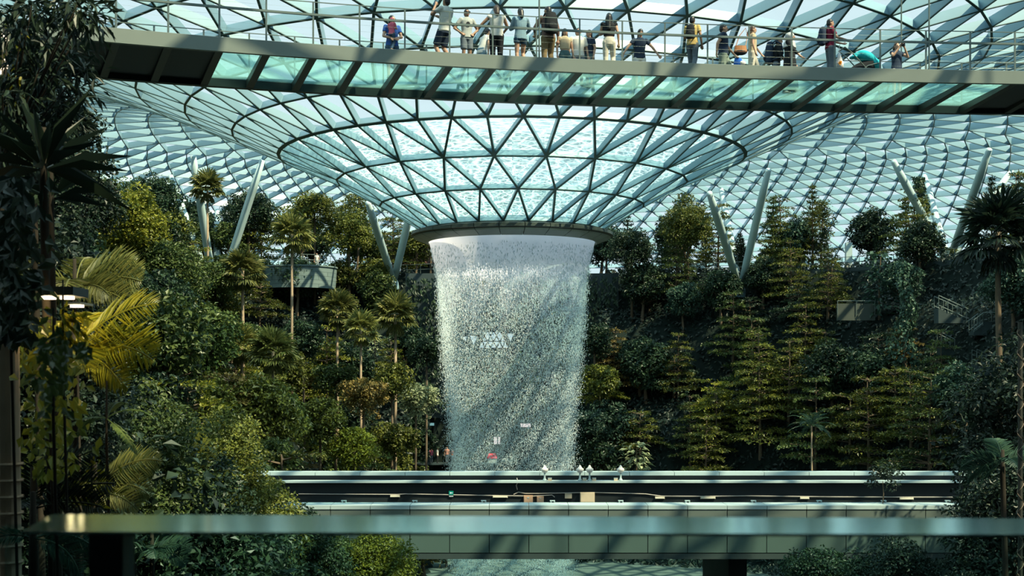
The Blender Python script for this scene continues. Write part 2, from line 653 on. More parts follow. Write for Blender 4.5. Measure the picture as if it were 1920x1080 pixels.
# rim at the funnel's throat
rim = thing('funnel_rim', 'olive grey panelled rim ring at the throat of the glass funnel', 'rim ring', (0, AX, 8.7))
gap = .0035
up, lo = MB(), MB()
for i in range(26):
    a0 = 2 * PI * i / 26 + gap; a1 = 2 * PI * (i + 1) / 26 - gap
    up.lathe([(5.95, 9.36), (6.62, 9.24), (6.66, 9.02), (6.5, 8.96), (5.95, 9.0)], 6, a0, a1, (0, AX), closed=True)
    lo.lathe([(6.5, 8.93), (6.38, 8.84), (5.62, 8.56), (5.5, 8.58), (5.5, 8.78), (5.95, 8.93)], 6, a0, a1, (0, AX), closed=True)
up.build('upper_band', RIM, rim, True)
lo.build('lower_band', mat('grey_panel', (.22, .24, .215), .35, .2, .08, 1.5), rim, True)
mb = MB(); mb.lathe([(5.6, 8.72), (6.4, 8.9), (6.56, 9.0), (6.5, 9.2), (5.6, 9.3)], 104, c=(0, AX), closed=True)
mb.build('backing', DARK, rim, True)

# ------------------------------------------------------------------ waterfall
ZP = [-20, -13.5, -7.0, -6.3, -3.5, 0.0, 1.76, 3.52, 6.3, 7.0, 8.45, 8.8]
RP = [3.55, 3.66, 3.85, 3.90, 4.02, 4.38, 4.55, 4.7, 4.92, 5.05, 5.42, 5.5]


def fall_r(z):
    return np.interp(z, ZP, RP)


def sheet_mat(name, bias_pts, seed, white):
    m, nt, out = new_mat(name)
    uv = nt.nodes.new('ShaderNodeUVMap')
    sp = nt.nodes.new('ShaderNodeSeparateXYZ')
    nt.links.new(uv.outputs[0], sp.inputs[0])

    def noise(su, sv, detail):
        mp = nt.nodes.new('ShaderNodeMapping')
        mp.inputs['Scale'].default_value = (su, sv, 1)
        mp.inputs['Location'].default_value = (seed, seed * .7, seed * 3)
        n = nt.nodes.new('ShaderNodeTexNoise')
        n.inputs['Scale'].default_value = 1.0
        n.inputs['Detail'].default_value = detail
        n.inputs['Roughness'].default_value = .6
        nt.links.new(uv.outputs[0], mp.inputs[0])
        nt.links.new(mp.outputs[0], n.inputs['Vector'])
        return n.outputs['Fac']
    a = noise(11, 1.4, 3)
    b = noise(14, 8.0, 3)
    c = noise(.9, .25, 2)

    def math_(op, x, y):
        n = nt.nodes.new('ShaderNodeMath'); n.operation = op
        for k, v in enumerate((x, y)):
            if isinstance(v, (int, float)): n.inputs[k].default_value = v
            else: nt.links.new(v, n.inputs[k])
        return n.outputs[0]
    v = math_('ADD', math_('MULTIPLY', a, .45), math_('MULTIPLY', b, .75))
    v = math_('ADD', v, math_('MULTIPLY', c, .35))
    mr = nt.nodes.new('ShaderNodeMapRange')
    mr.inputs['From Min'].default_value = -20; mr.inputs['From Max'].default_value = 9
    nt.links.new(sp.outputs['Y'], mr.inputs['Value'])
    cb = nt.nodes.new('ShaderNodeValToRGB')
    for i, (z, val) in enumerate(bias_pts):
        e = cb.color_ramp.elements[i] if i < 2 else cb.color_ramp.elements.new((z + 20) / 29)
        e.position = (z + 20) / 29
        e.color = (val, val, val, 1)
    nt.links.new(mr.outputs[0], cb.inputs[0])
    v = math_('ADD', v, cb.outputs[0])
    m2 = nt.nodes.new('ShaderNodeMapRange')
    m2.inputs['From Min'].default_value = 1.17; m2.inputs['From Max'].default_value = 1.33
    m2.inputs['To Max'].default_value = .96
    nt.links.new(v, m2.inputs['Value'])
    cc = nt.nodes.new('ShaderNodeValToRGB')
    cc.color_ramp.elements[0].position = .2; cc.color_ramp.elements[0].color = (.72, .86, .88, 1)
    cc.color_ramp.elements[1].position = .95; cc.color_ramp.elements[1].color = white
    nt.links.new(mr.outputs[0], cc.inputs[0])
    d = nt.nodes.new('ShaderNodeBsdfDiffuse'); tr = nt.nodes.new('ShaderNodeBsdfTranslucent')
    nt.links.new(cc.outputs[0], d.inputs[0]); nt.links.new(cc.outputs[0], tr.inputs[0])
    md = nt.nodes.new('ShaderNodeMixShader'); md.inputs[0].default_value = .5
    nt.links.new(d.outputs[0], md.inputs[1]); nt.links.new(tr.outputs[0], md.inputs[2])
    t = nt.nodes.new('ShaderNodeBsdfTransparent')
    ms = nt.nodes.new('ShaderNodeMixShader')
    nt.links.new(m2.outputs[0], ms.inputs[0]); nt.links.new(t.outputs[0], ms.inputs[1]); nt.links.new(md.outputs[0], ms.inputs[2])
    nt.links.new(ms.outputs[0], out.inputs['Surface'])
    return m


def sheet(name, off, material, parent):
    zs = np.linspace(8.82, -17.2, 90)
    n = 96
    an = np.linspace(0, 2 * PI, n + 1)
    AA, ZZ = np.meshgrid(an, zs, indexing='ij')
    R = fall_r(ZZ) + off
    V = np.stack([R * np.sin(AA), AX - R * np.cos(AA), ZZ], -1).reshape(-1, 3)
    UV = np.stack([AA * 5, ZZ], -1).reshape(-1, 2)
    k = len(zs)
    ii, jj = np.meshgrid(np.arange(n), np.arange(k - 1), indexing='ij')
    q = (ii * k + jj).ravel()
    return link(name, np_mesh(name, V, np.stack([q, q + 1, q + k + 1, q + k], -1), UV), material, parent, True, True)


fall = thing('waterfall', 'tall round indoor waterfall falling from the rim of the glass funnel', 'waterfall', (0, AX, -17.2))
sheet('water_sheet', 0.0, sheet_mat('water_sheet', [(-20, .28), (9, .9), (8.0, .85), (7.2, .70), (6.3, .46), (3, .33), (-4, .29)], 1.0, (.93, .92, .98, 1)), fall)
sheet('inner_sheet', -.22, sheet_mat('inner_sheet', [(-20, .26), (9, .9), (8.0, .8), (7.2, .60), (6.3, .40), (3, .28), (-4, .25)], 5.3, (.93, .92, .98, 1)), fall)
# flying drops
ND = 150000
ang = rng.uniform(0, 2 * PI, ND)
zd = 8.2 - 22.0 * rng.beta(1.25, 1.0, ND)
spread = np.interp(zd, [-14, 3, 7.5, 8.5], [.42, .22, .08, .03])
rd = fall_r(zd) + rng.normal(0, 1, ND) * spread - spread * .4
sz = rng.uniform(.008, .021, ND) * np.interp(zd, [-14, 8], [1.0, 1.2])
hz = sz * np.interp(zd, [-14, 2, 8], [1.6, 2.4, 4.5]) * rng.uniform(.6, 1.4, ND)
C = np.stack([rd * np.sin(ang), AX - rd * np.cos(ang), zd], -1)
offs = np.array([(1, 0, 0), (-.5, .87, 0), (-.5, -.87, 0), (0, 0, 1), (0, 0, -1)], float)
S = np.stack([sz, sz, hz], -1)
V = (C[:, None, :] + offs[None] * S[:, None, :]).reshape(-1, 3)
ft = np.array([(0, 1, 3), (1, 2, 3), (2, 0, 3), (1, 0, 4), (2, 1, 4), (0, 2, 4)])
Fc = ((np.arange(ND) * 5)[:, None, None] + ft[None]).reshape(-1, 3)
m, nt, out = new_mat('water_drop')
d = nt.nodes.new('ShaderNodeBsdfDiffuse'); d.inputs[0].default_value = (.74, .84, .86, 1)
tr = nt.nodes.new('ShaderNodeBsdfTranslucent'); tr.inputs[0].default_value = (.74, .84, .86, 1)
ms = nt.nodes.new('ShaderNodeMixShader'); ms.inputs[0].default_value = .45
nt.links.new(d.outputs[0], ms.inputs[1]); nt.links.new(tr.outputs[0], ms.inputs[2]); nt.links.new(ms.outputs[0], out.inputs['Surface'])
tag(link('spray', np_mesh('spray', V, Fc), m, fall, True), kind='stuff')


# ------------------------------------------------------------------ V columns under the far roof
def roof_hit(px, py, y0=60.0):
    y = y0
    while y < 184:
        p = at(px, py, y)
        R = math.hypot(p.x, p.y - AX)
        if R < 97 and p.y > AX * .6 and R > 52 and p.z >= float(roof_z(R)) - .05 and y > 100:
            return p
        y += .25
    return at(px, py, 150)


def strut_column(base_px, base_y, tops, label, zb=None, r=.40):
    b = at(base_px[0], base_px[1], base_y)
    b.z = float(ground_z(b.x, b.y)) - .1 if zb is None else zb
    t = thing('branching_column', label, 'column', b)
    mb = MB(); mb.tube([(0, 0, -.2), (0, 0, .5), (0, 0, .9)], [.62, .55, .42], 14)
    mb.build('base', STEEL, t, smooth=False)
    for (px, py, *dep) in tops:
        p = at(px, py, dep[0]) if dep else roof_hit(px, py)
        mb = MB()
        a = Vector((0, 0, .6)); e = p - b
        mb.tube([a, a.lerp(e, .25), a.lerp(e, .8), e], [r * .8, r, r, r * .7], 14)
        mb.build('strut', mat('column_white', (.42, .56, .58), .35, 0, .05, 1), t, smooth=True)
    return t


strut_column((405, 505), 136, [(362, 292, 128), (492, 300, 132), (408, 395, 146), (320, 330, 142)], 'pale steel column of branching struts rising among trees left of the funnel')
strut_column((738, 500), 146, [(690, 380, 134), (770, 395, 140), (700, 410, 158)], 'pale branching steel column showing just left of the funnel rim')
strut_column((1388, 512), 141, [(1330, 362, 126), (1441, 318, 130), (1352, 355, 158), (1250, 470, 158)], 'pale branching steel column right of the funnel, half covered by trees')
strut_column((1778, 505), 137, [(1675, 302, 130), (1855, 280, 126), (1733, 330, 148), (1897, 318, 142)], 'pale branching steel column with four bare struts near the right edge')


# ------------------------------------------------------------------ sky bridge with glass floor
BX = np.array([-10.9, -8.3, -5, .2, 5.2, 8.8, 16.1])
BY = np.array([36.75, 37.75, 38.8, 40.0, 40.9, 41.4, 42.0])
bp = np.polyfit(BX, BY, 3)


KB = .88


def b_y(X): return float(np.polyval(bp, X)) if X < 16.5 else float(np.polyval(bp, 16.5) + .02 * (X - 16.5))


def b_n(X):
    s = (b_y(X + .1) - b_y(X - .1)) / .2
    return Vector((-s, 1, 0)).normalized()


def b_pt(X, u, z):
    n = b_n(X)
    return Vector((X + n.x * u, b_y(X) + n.y * u, z)) * KB


def b_x_at(px, u=0.0):
    lo, hi = -22.0, 24.0
    for _ in range(50):
        mid = (lo + hi) / 2
        if to_px(b_pt(mid, u, 9))[0] < px: lo = mid
        else: hi = mid
    return (lo + hi) / 2


ST = [-40, 45, 130, 218, 316, 412, 500, 588, 675, 760, 844, 925, 1007, 1088, 1168, 1248, 1328, 1406, 1486, 1567, 1652, 1738, 1821, 1905, 1985, 2060]
SX = [b_x_at(p) for p in ST]
XS = np.linspace(SX[0], SX[-1], 60)
sky = thing('sky_bridge', 'grey footbridge with a glass floor crossing high in front of the funnel', 'bridge', (0, 40, 9.3))
ZF = 9.28
U1 = 4.1


def strip(mb, prof_pts, xs):
    """sweep a closed (u,z) profile along the bridge"""
    base = len(mb.v)
    k = len(prof_pts)
    for X in xs:
        for u, z in prof_pts:
            mb.v.append(tuple(b_pt(X, u, z)))
    for i in range(len(xs) - 1):
        for a in range(k):
            b = (a + 1) % k
            mb.f.append((base + i * k + a, base + i * k + b, base + (i + 1) * k + b, base + (i + 1) * k + a))
    mb.f.append(tuple(base + a for a in range(k)))
    e = base + (len(xs) - 1) * k
    mb.f.append(tuple(e + a for a in range(k))[::-1])


mb = MB(); strip(mb, [(0, 9.12), (0, 9.52), (.06, 9.54), (.16, 9.54), (.16, 9.12)], XS)
mb.build('fascia', FASCIA, sky, True)
mb = MB(); strip(mb, [(U1, 8.99), (U1, 9.34), (U1 + .25, 9.34), (U1 + .25, 8.99)], XS)
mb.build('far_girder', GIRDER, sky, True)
for i, X in enumerate(SX):
    n = b_n(X)
    a0 = b_pt(X, .16, 0); a1 = b_pt(X, U1, 0)
    K9 = KB
    s = Vector((n.y, -n.x, 0)) * .10
    mb = MB()
    mb.add([a0 - s + Vector((0, 0, 9.12 * KB)), a0 + s + Vector((0, 0, 9.12 * KB)), a1 + s + Vector((0, 0, 9.0 * KB)), a1 - s + Vector((0, 0, 9.0 * KB)),
            a0 - s + Vector((0, 0, 9.24 * KB)), a0 + s + Vector((0, 0, 9.24 * KB)), a1 + s + Vector((0, 0, 9.24 * KB)), a1 - s + Vector((0, 0, 9.24 * KB))],
           [(3, 2, 1, 0), (4, 5, 6, 7), (0, 1, 5, 4), (1, 2, 6, 5), (2, 3, 7, 6), (3, 0, 4, 7)])
    mb.build('cross_beam', BRONZE, sky, True)
for i in range(len(SX) - 1):
    solid = ST[i + 1] <= 412 or ST[i] >= 1905
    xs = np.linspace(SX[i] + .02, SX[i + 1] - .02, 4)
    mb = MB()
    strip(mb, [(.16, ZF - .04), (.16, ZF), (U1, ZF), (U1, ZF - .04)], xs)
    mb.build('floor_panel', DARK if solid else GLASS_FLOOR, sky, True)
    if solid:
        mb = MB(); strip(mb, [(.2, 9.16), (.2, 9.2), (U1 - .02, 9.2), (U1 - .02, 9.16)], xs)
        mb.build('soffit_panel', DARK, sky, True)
for side, u in (('near', .08), ('far', U1 + .12)):
    rail = thing('railing', f'{"thin steel railing with wires along the near edge of the sky bridge" if side == "near" else "thin steel railing along the far edge of the sky bridge"}', 'railing', (0, 40 + u, 9.3))
    for X in SX:
        mb = MB(); p = b_pt(X, u, 0)
        mb.box((p.x - .02, p.y - .027, KB * (9.34 if side == 'far' else 9.5)), (p.x + .02, p.y + .027, KB * 10.76))
        mb.build('post', RAILM, rail, True)
    mb = MB(); strip(mb, [(u - .04, 10.36), (u - .04, 10.42), (u + .04, 10.42), (u + .04, 10.36)], XS)
    mb.build('handrail', RAILM, rail, True)
    mb = MB(); strip(mb, [(u - .012, 10.745), (u - .012, 10.77), (u + .012, 10.77), (u + .012, 10.745)], XS)
    mb.build('top_rail', RAILM, rail, True)
    for k in range(6):
        z = 9.62 + k * .19
        if abs(z - 10.39) < .08: continue
        mb = MB(); strip(mb, [(u - .0015, z), (u, z + .003), (u + .0015, z)], XS[::3])
        mb.build('wire', RAILM, rail, True)
for px, u, lab in ((1011, .05, 'thin vertical cable holding the sky bridge beside the person with the black backpack'), (1742, .05, 'thin vertical cable holding the sky bridge near its right end'), (1690, U1 + .1, 'thin far cable rising behind the woman taking a photo')):
    X = b_x_at(px, u); p = b_pt(X, u, 9.4)
    mb = MB(); mb.tube([(0, 0, 0), (0, 0, 9.5)], .022, 6)
    o = mb.build('hanger_cable', RAILM)
    o.location = p
    tag(o, lab, 'cable')


# ------------------------------------------------------------------ train bridge: near parapet, far parapet, dark trough
train = thing('train_bridge', 'long concrete train bridge with two pale topped parapets crossing below the waterfall', 'bridge', (0, 47, -5.7))
YN, YF = 41.0, 54.0
x0, x1 = -19.0, 21.0
mb = MB()
for k in range(33):
    a = x0 + k * 1.22
    mb.box((a + .008, YN - .02, -4.18), (a + 1.212, YN + .95, -4.06))
mb.build('near_coping', CAPM, train, True)
for k in range(33):
    a = x0 + k * 1.22
    mb = MB()
    mb.add([(a + .012, YN, -4.18), (a + 1.208, YN, -4.18), (a + 1.208, YN + .04, -5.52), (a + .012, YN + .04, -5.52),
            (a + .012, YN + .1, -4.18), (a + 1.208, YN + .1, -4.18), (a + 1.208, YN + .1, -5.52), (a + .012, YN + .1, -5.52)],
           [(0, 3, 2, 1), (4, 5, 6, 7), (0, 1, 5, 4), (3, 7, 6, 2), (0, 4, 7, 3), (1, 2, 6, 5)])
    mb.build('side_panel', PANEL, train, True)
mb = MB()
mb.box((x0, YN + .1, -5.6), (x0 + 40.2, YN + .8, -4.18))
mb.build('near_parapet', mat('dark_concrete', (.05, .06, .06), .8, 0, .2, 2), train, True)
mb = MB(); mb.box((x0, YN + .05, -5.72), (x0 + 40.2, YF + .6, -5.55)); mb.build('deck', mat('dark_concrete', (.05, .06, .06), .8), train, True)
mb = MB(); mb.box((x0, YF, -5.55), (x0 + 40.2, YF + .5, -4.42)); mb.build('far_parapet', mat('dark_wall', (.005, .011, .014), .7, 0, .35, .8, .3), train, True)  # far parapet in an even near-black
mb = MB(); mb.box((x0, YF - .25, -4.42), (x0 + 40.2, YF + .3, -4.34)); mb.build('ledge', CAPM, train, True)
mb = MB()
for k in range(22):
    a = x0 + k * 1.83
    mb.box((a + .008, YF + .32, -4.16), (a + 1.82, YF + .95, -4.02))
mb.build('far_coping', CAPM, train, True)
mb = MB(); mb.box((x0, YF + .4, -4.42), (x0 + 40.2, YF + .8, -4.16)); mb.build('gutter', DARK, train, True)
for xx in (-9.5, 7.45, 17):
    mb = MB(); mb.box((xx - .30, YN + 3, -17.5), (xx + .30, YN + 9, -5.72)); mb.build('pier', mat('dark_concrete', (.05, .06, .06), .8), train, True)
# things fixed on the far parapet's inner face
WY = YF - .005


def wall_pt(px, py): return at(px, py, WY)


def fixture(name, px, py, w, h, dep, material, label, cat, group=None, detail=None):
    c = wall_pt(px, py)
    s = WY / F
    t = thing(name, label, cat, (c.x, WY, c.z - h * s / 2), group=group)
    mb = MB(); mb.box((-w * s / 2, -dep, 0), (w * s / 2, 0, h * s)); mb.build('body', material, t)
    if detail: detail(t, w * s, h * s, dep)
    return t


def _door(t, w, h, d):
    mb = MB(); mb.box((-w * .44, -d - .012, h * .05), (w * .44, -d, h * .96)); mb.build('door', MATS['tan_box'], t)
    mb = MB(); mb.box((-w * .12, -d - .022, h * .78), (w * .1, -d - .012, h * .87)); mb.build('plate', CAPM, t)


TAN = mat('tan_box', (.46, .30, .20), .5, 0, .1, 6)
BEIGE = mat('beige_box', (.50, .42, .30), .5, 0, .1, 6)
fixture('junction_box', 990.5, 940, 17, 23, .18, TAN, 'taller tan box with a small white plate on the dark bridge wall', 'box', detail=_door)
fixture('junction_box', 1013, 939, 13, 17, .16, TAN, 'shorter tan box just right of the taller tan box on the dark wall', 'box', detail=_door)
fixture('junction_box', 1065.5, 929.5, 13, 9, .12, BEIGE, 'smallest beige box, left of the wide box on the dark wall', 'box', detail=lambda t, w, h, d: MB().box((-w * .5, -d - .01, h * .9), (w * .5, -d, h)).build('lid', BEIGE, t))


def _cover(t, w, h, d):
    mb = MB(); mb.box((-w * .46, -d - .015, h * .06), (w * .46, -d, h * .94)); mb.build('cover', BEIGE, t)


fixture('junction_box', 1101, 932, 27, 19, .2, BEIGE, 'wide beige box hanging under the cable on the dark wall', 'box', detail=_cover)
TUBE = mat('tube_cover', (.52, .50, .40), .4, 0, .05, 4)
for (px, py, w), nm in zip([(741, 930, 18), (938, 931, 28), (1237, 933, 18), (1327, 933, 28), (1508, 933.5, 17), (1699, 934.5, 26)],
                           ['first', 'second', 'third', 'fourth', 'fifth', 'sixth']):
    def _tube(t, w, h, d):
        mb = MB(); mb.tube([(-w * .46, -d - .02, h * .3), (w * .46, -d - .02, h * .3)], .022, 8); mb.build('tube', TUBE, t)
    fixture('strip_light', px, py, w, 4.5, .08, TUBE, f'{nm} strip light from the left on the dark bridge wall', 'light', 'strip lights on the bridge wall', _tube)


def _exit(t, w, h, d):
    W = emit_mat('sign_white', (.75, 1, .9), .9)
    mb = MB()
    mb.add([(-w * .36, -d - .004, h * .52), (-w * .02, -d - .004, h * .26), (-w * .02, -d - .004, h * .44), (w * .36, -d - .004, h * .44), (w * .36, -d - .004, h * .60), (-w * .02, -d - .004, h * .60), (-w * .02, -d - .004, h * .78)],
           [(0, 1, 2, 3, 4, 5, 6)])
    mb.build('arrow', W, t)
    mb = MB(); mb.box((-w * .45, -d * .7, -h * .55), (w * .45, 0, -.02)); mb.build('battery_box', CAPM, t)


fixture('exit_sign', 846, 924, 8.5, 7, .07, emit_mat('sign_green', (.01, .33, .20), .7), 'small green exit sign with a white left arrow on the dark wall', 'sign', detail=_exit)
# cables
CABLE = mat('cable_grey', (.40, .38, .35), .5, 0, .1, 6)


def cable(pts, label, r=.018):
    b = wall_pt(*pts[0])
    mb = MB()
    P = [wall_pt(*p) - b + Vector((0, -.04, 0)) for p in pts]
    Q = []
    for i in range(len(P) - 1):
        for t in (0, .5): Q.append(P[i].lerp(P[i + 1], t))
    Q.append(P[-1])
    mb.tube(Q, r, 6)
    o = mb.build('cable', CABLE)
    o.location = b
    tag(o, label, 'cable')


cable([(560, 926), (650, 926.5), (745, 927), (760, 926), (840, 927.5), (930, 929), (1000, 930), (1035, 928), (1040, 932)], 'long grey cable along the left half of the dark bridge wall')
cable([(963, 927), (972, 922.5), (985, 925), (1010, 925), (1060, 924), (1110, 923), (1180, 925), (1210, 926), (1240, 930), (1320, 930.5), (1400, 929.5), (1480, 930.5), (1560, 931.5), (1700, 932), (1845, 932)], 'long wavy grey cable along the right half of the dark bridge wall')
cable([(969, 896), (971, 903), (968, 910), (970, 918)], 'short loose cable hanging over the ledge of the far parapet')
# small brackets on the near coping, lamps on the far coping
for i, px in enumerate([646, 779, 908, 1037, 1165, 1290, 1414, 1537, 1658, 1778]):
    p = at(px, 950, YN + .86)
    t = thing('clamp', f'small pale clamp standing on the near coping, number {i + 1} of ten from the left', 'clamp', (p.x, p.y, -4.06), group='clamps on the near coping')
    mb = MB(); mb.box((-.08, -.04, 0), (-.05, .04, .05)).box((.03, -.04, 0), (.06, .04, .04)); mb.build('foot', CAPM, t)
    mb = MB(); mb.box((-.10, -.05, .05), (.06, .05, .075)); mb.build('plate', CAPM, t)
for px, lab in ((1021, 'bulb shaped white lamp on the far parapet in front of the waterfall'), (1087, 'left one of the two close white lamps on the far parapet'),
                (1105, 'right one of the two close white lamps on the far parapet'), (1163, 'single white lamp on the far parapet, furthest right')):
    p = at(px, 900, YF + .1)
    t = thing('lamp_post', lab, 'lamp', (p.x, YF - .08, -4.34))
    mb = MB(); mb.lathe([(.0, 0), (.09, 0), (.085, .03), (.04, .1), (.032, .27), (.05, .31), (0, .31)], 12); mb.build('stem', CAPM, t, smooth=True)
    mb = MB(); mb.lathe([(0, .31), (.09, .33), (.155, .42), (.15, .48), (.09, .52), (.05, .58), (.035, .62), (0, .63)], 14); mb.build('bulb', mat('lamp_white', (.62, .60, .56), .4), t, smooth=True)
for px, w, lab in ((1031, 7, 'small grey box beside the lamp in front of the waterfall'), (1096, 7, 'small grey box between the two close lamps'), (1114, 7, 'small cream box right of the two close lamps'), (1154.5, 7, 'small cream box left of the single lamp')):
    p = at(px, 896, YF - .1)
    t = thing('control_box', lab, 'box', (p.x, YF - .12, -4.34))
    mb = MB(); mb.box((-.075, -.06, 0), (.075, .06, .1)); mb.build('body', BEIGE, t)
    mb = MB(); mb.box((-.08, -.065, .1), (.08, .065, .115)); mb.build('lid', CAPM, t)

# ------------------------------------------------------------------ balustrade in front of the viewer, gallery building overhead
bal = thing('glass_balustrade', 'glass balustrade with a flat polished teal rail close to the viewer', 'balustrade', (0, 2.6, -1.3))
RAIL_TOP = mat('polished_teal', (.50, .93, .95), .12, 1.0, .06, 3)
mb = MB()
zr = -.30
mb.add([(-.93, 2.53, zr), (1.5, 2.47, zr), (1.5, 2.74, zr), (-.98, 2.84, zr), (-.93, 2.53, zr - .005), (1.5, 2.47, zr - .005), (1.5, 2.74, zr - .005), (-.98, 2.84, zr - .005)],
       [(0, 1, 2, 3), (7, 6, 5, 4), (4, 5, 1, 0), (5, 6, 2, 1), (6, 7, 3, 2), (7, 4, 0, 3)])
mb.build('rail', RAIL_TOP, bal, True)
gp = glass_mat('balustrade_glass', (.80, .92, .92), .02, .02)
mb = MB(); mb.box((-.80, 2.655, -1.3), (1.5, 2.67, zr - .005)); mb.build('glass_pane', gp, bal, True)
mb = MB(); mb.box((-1.02, 2.68, -1.3), (-.83, 2.695, zr - .005)); mb.build('glass_pane', gp, bal, True)
mb = MB(); mb.box((-.832, 2.62, -1.3), (-.765, 2.70, zr - .005)); mb.build('post', mat('black_post', (.02, .03, .035), .5), bal, True)

gal = mat('gallery_concrete', (.12, .14, .14), .8, 0, .15, 1)
mb = MB(); mb.box((-26, -8, -1.6), (26, 2.9, -1.3)); tag(mb.build('floor_slab', gal), kind='structure')
mb = MB(); mb.box((-34, -8, 3.3), (34, 6.0, 9.0)); tag(mb.build('ceiling_gallery', gal), kind='structure')
mb = MB(); mb.box((-34, -8.6, -17.5), (34, -8, 9.0)); tag(mb.build('wall_gallery', gal), kind='structure')


# ------------------------------------------------------------------ plants: builders
def unit(v):
    v = np.asarray(v, float)
    return v / np.maximum(np.linalg.norm(v, axis=-1, keepdims=True), 1e-9)


def leaves(P, D, N, L, W, fold=.18, droop=0.0):
    """kite leaves: base P, along D, facing N"""
    P = np.asarray(P, float); n = len(P)
    D = unit(D)
    N = np.asarray(N, float)
    S = unit(np.cross(D, N))
    N = np.cross(S, D)
    L = np.broadcast_to(np.asarray(L, float), (n,))[:, None]
    W = np.broadcast_to(np.asarray(W, float), (n,))[:, None]
    tip = P + D * L - N * L * droop
    mid = P + D * L * .45
    a = mid + S * W * .5 + N * W * fold
    b = mid - S * W * .5 + N * W * fold
    V = np.stack([P, a, tip, b], 1).reshape(-1, 3)
    base = (np.arange(n) * 4)[:, None, None]
    f = np.array([(0, 1, 2), (0, 2, 3)])[None]
    return V, (base + f).reshape(-1, 3)


class LB:
    def __init__(self):
        self.V, self.F, self.n = [], [], 0

    def add(self, vf):
        v, f = vf
        self.V.append(v); self.F.append(f + self.n); self.n += len(v)
        return self

    def mesh(self, name):
        return np_mesh(name, np.concatenate(self.V), np.concatenate(self.F))


def rand_dirs(n, up=0.0):
    v = rng.normal(0, 1, (n, 3))
    v[:, 2] += up
    return unit(v)


def crown_bushy(rad, zc, n_cl, n_leaf, L, flat=.8, cl_r=.33):
    """many leaf clumps over an ellipsoid"""
    lb = LB()
    rad = np.asarray(rad, float)
    for i in range(n_cl):
        d = rand_dirs(1, .35)[0]
        c = d * rad * rng.uniform(.45, .95) + np.array([0, 0, zc])
        r = rad.mean() * cl_r * rng.uniform(.7, 1.3)
        dd = rand_dirs(n_leaf, .5)
        P = c + dd * r * np.array([1.15, 1.15, flat]) * rng.uniform(.65, 1.05, (n_leaf, 1))
        N = unit(dd + rng.normal(0, .45, (n_leaf, 3)) + np.array([0, 0, .5]))
        D = unit(np.cross(N, rng.normal(0, 1, (n_leaf, 3))) + dd * .5)
        l = L * rng.uniform(.7, 1.3, n_leaf)
        lb.add(leaves(P, D, N, l, l * .58, droop=.15))
    return lb


def crown_layered(h, r, tiers, n_br, n_leaf, L, z0=.25, cone=.75):
    """flat horizontal sprays in tiers"""
    lb = LB(); bars = []
    for k in range(tiers):
        f = k / max(1, tiers - 1)
        z = h * (z0 + (1 - z0) * f)
        rr = r * (1 - cone * f) * rng.uniform(.8, 1.15)
        nb = max(3, int(n_br * (1 - .4 * f)))
        a0 = rng.uniform(0, 2 * PI)
        for b in range(nb):
            a = a0 + 2 * PI * b / nb + rng.normal(0, .25)
            ln = rr * rng.uniform(.65, 1.1)
            d = np.array([math.cos(a), math.sin(a), 0.0])
            s = np.array([-d[1], d[0], 0])
            zz = z + rng.normal(0, .15)
            bars.append(((0, 0, zz - .25), tuple(d * ln * .8 + np.array([0, 0, zz])), .05))
            m_ = int(n_leaf * (ln / r) ** 1.2) + 8
            t = rng.uniform(.18, 1.0, m_) ** .7
            w = (.10 + .42 * np.sin(np.clip(t, 0, 1) * PI * .85)) * ln * .8
            P = d * (t * ln)[:, None] + s * (rng.uniform(-1, 1, m_) * w)[:, None]
            P[:, 2] += zz + .10 * ln * t - .20 * ln * t * t + rng.normal(0, .045, m_)
            N = unit(np.array([0, 0, 1.0]) + rng.normal(0, .30, (m_, 3)))
            D = unit(d + rng.normal(0, .7, (m_, 3)))
            l = L * rng.uniform(.7, 1.3, m_)
            lb.add(leaves(P, D, N, l, l * .55, droop=.12))
    return lb, bars


def crown_conifer(h, r, n_leaf, L, z0=.12):
    lb = LB(); bars = []
    z = h * z0
    while z < h * .98:
        f = z / h
        rr = r * (1 - f) ** .75 * (1 if f > z0 + .1 else .8) + .12
        nb = 6
        a0 = rng.uniform(0, 6)
        for b in range(nb):
            a = a0 + 2 * PI * b / nb + rng.normal(0, .12)
            ln = rr * rng.uniform(.75, 1.1)
            d = np.array([math.cos(a), math.sin(a), 0.0]); s = np.array([-d[1], d[0], 0])
            bars.append(((0, 0, z), tuple(d * ln + np.array([0, 0, z + .18 * ln])), .022))
            m_ = int(n_leaf * ln / r) + 6
            t = rng.uniform(.12, 1, m_)
            P = d * (t * ln)[:, None] + s * (rng.normal(0, .10, m_) * ln * (1.2 - t))[:, None]
            P[:, 2] += z - .08 * ln * t + .30 * ln * t**2 + rng.normal(0, .04, m_)
            N = unit(np.array([0, 0, 1.0]) + rng.normal(0, .4, (m_, 3)))
            D = unit(d * .6 + rng.normal(0, .6, (m_, 3)) + np.array([0, 0, .2]))
            lb.add(leaves(P, D, N, L * rng.uniform(.7, 1.3, m_), L * .35))
        z += h * .065 * rng.uniform(.85, 1.15)
    return lb, bars


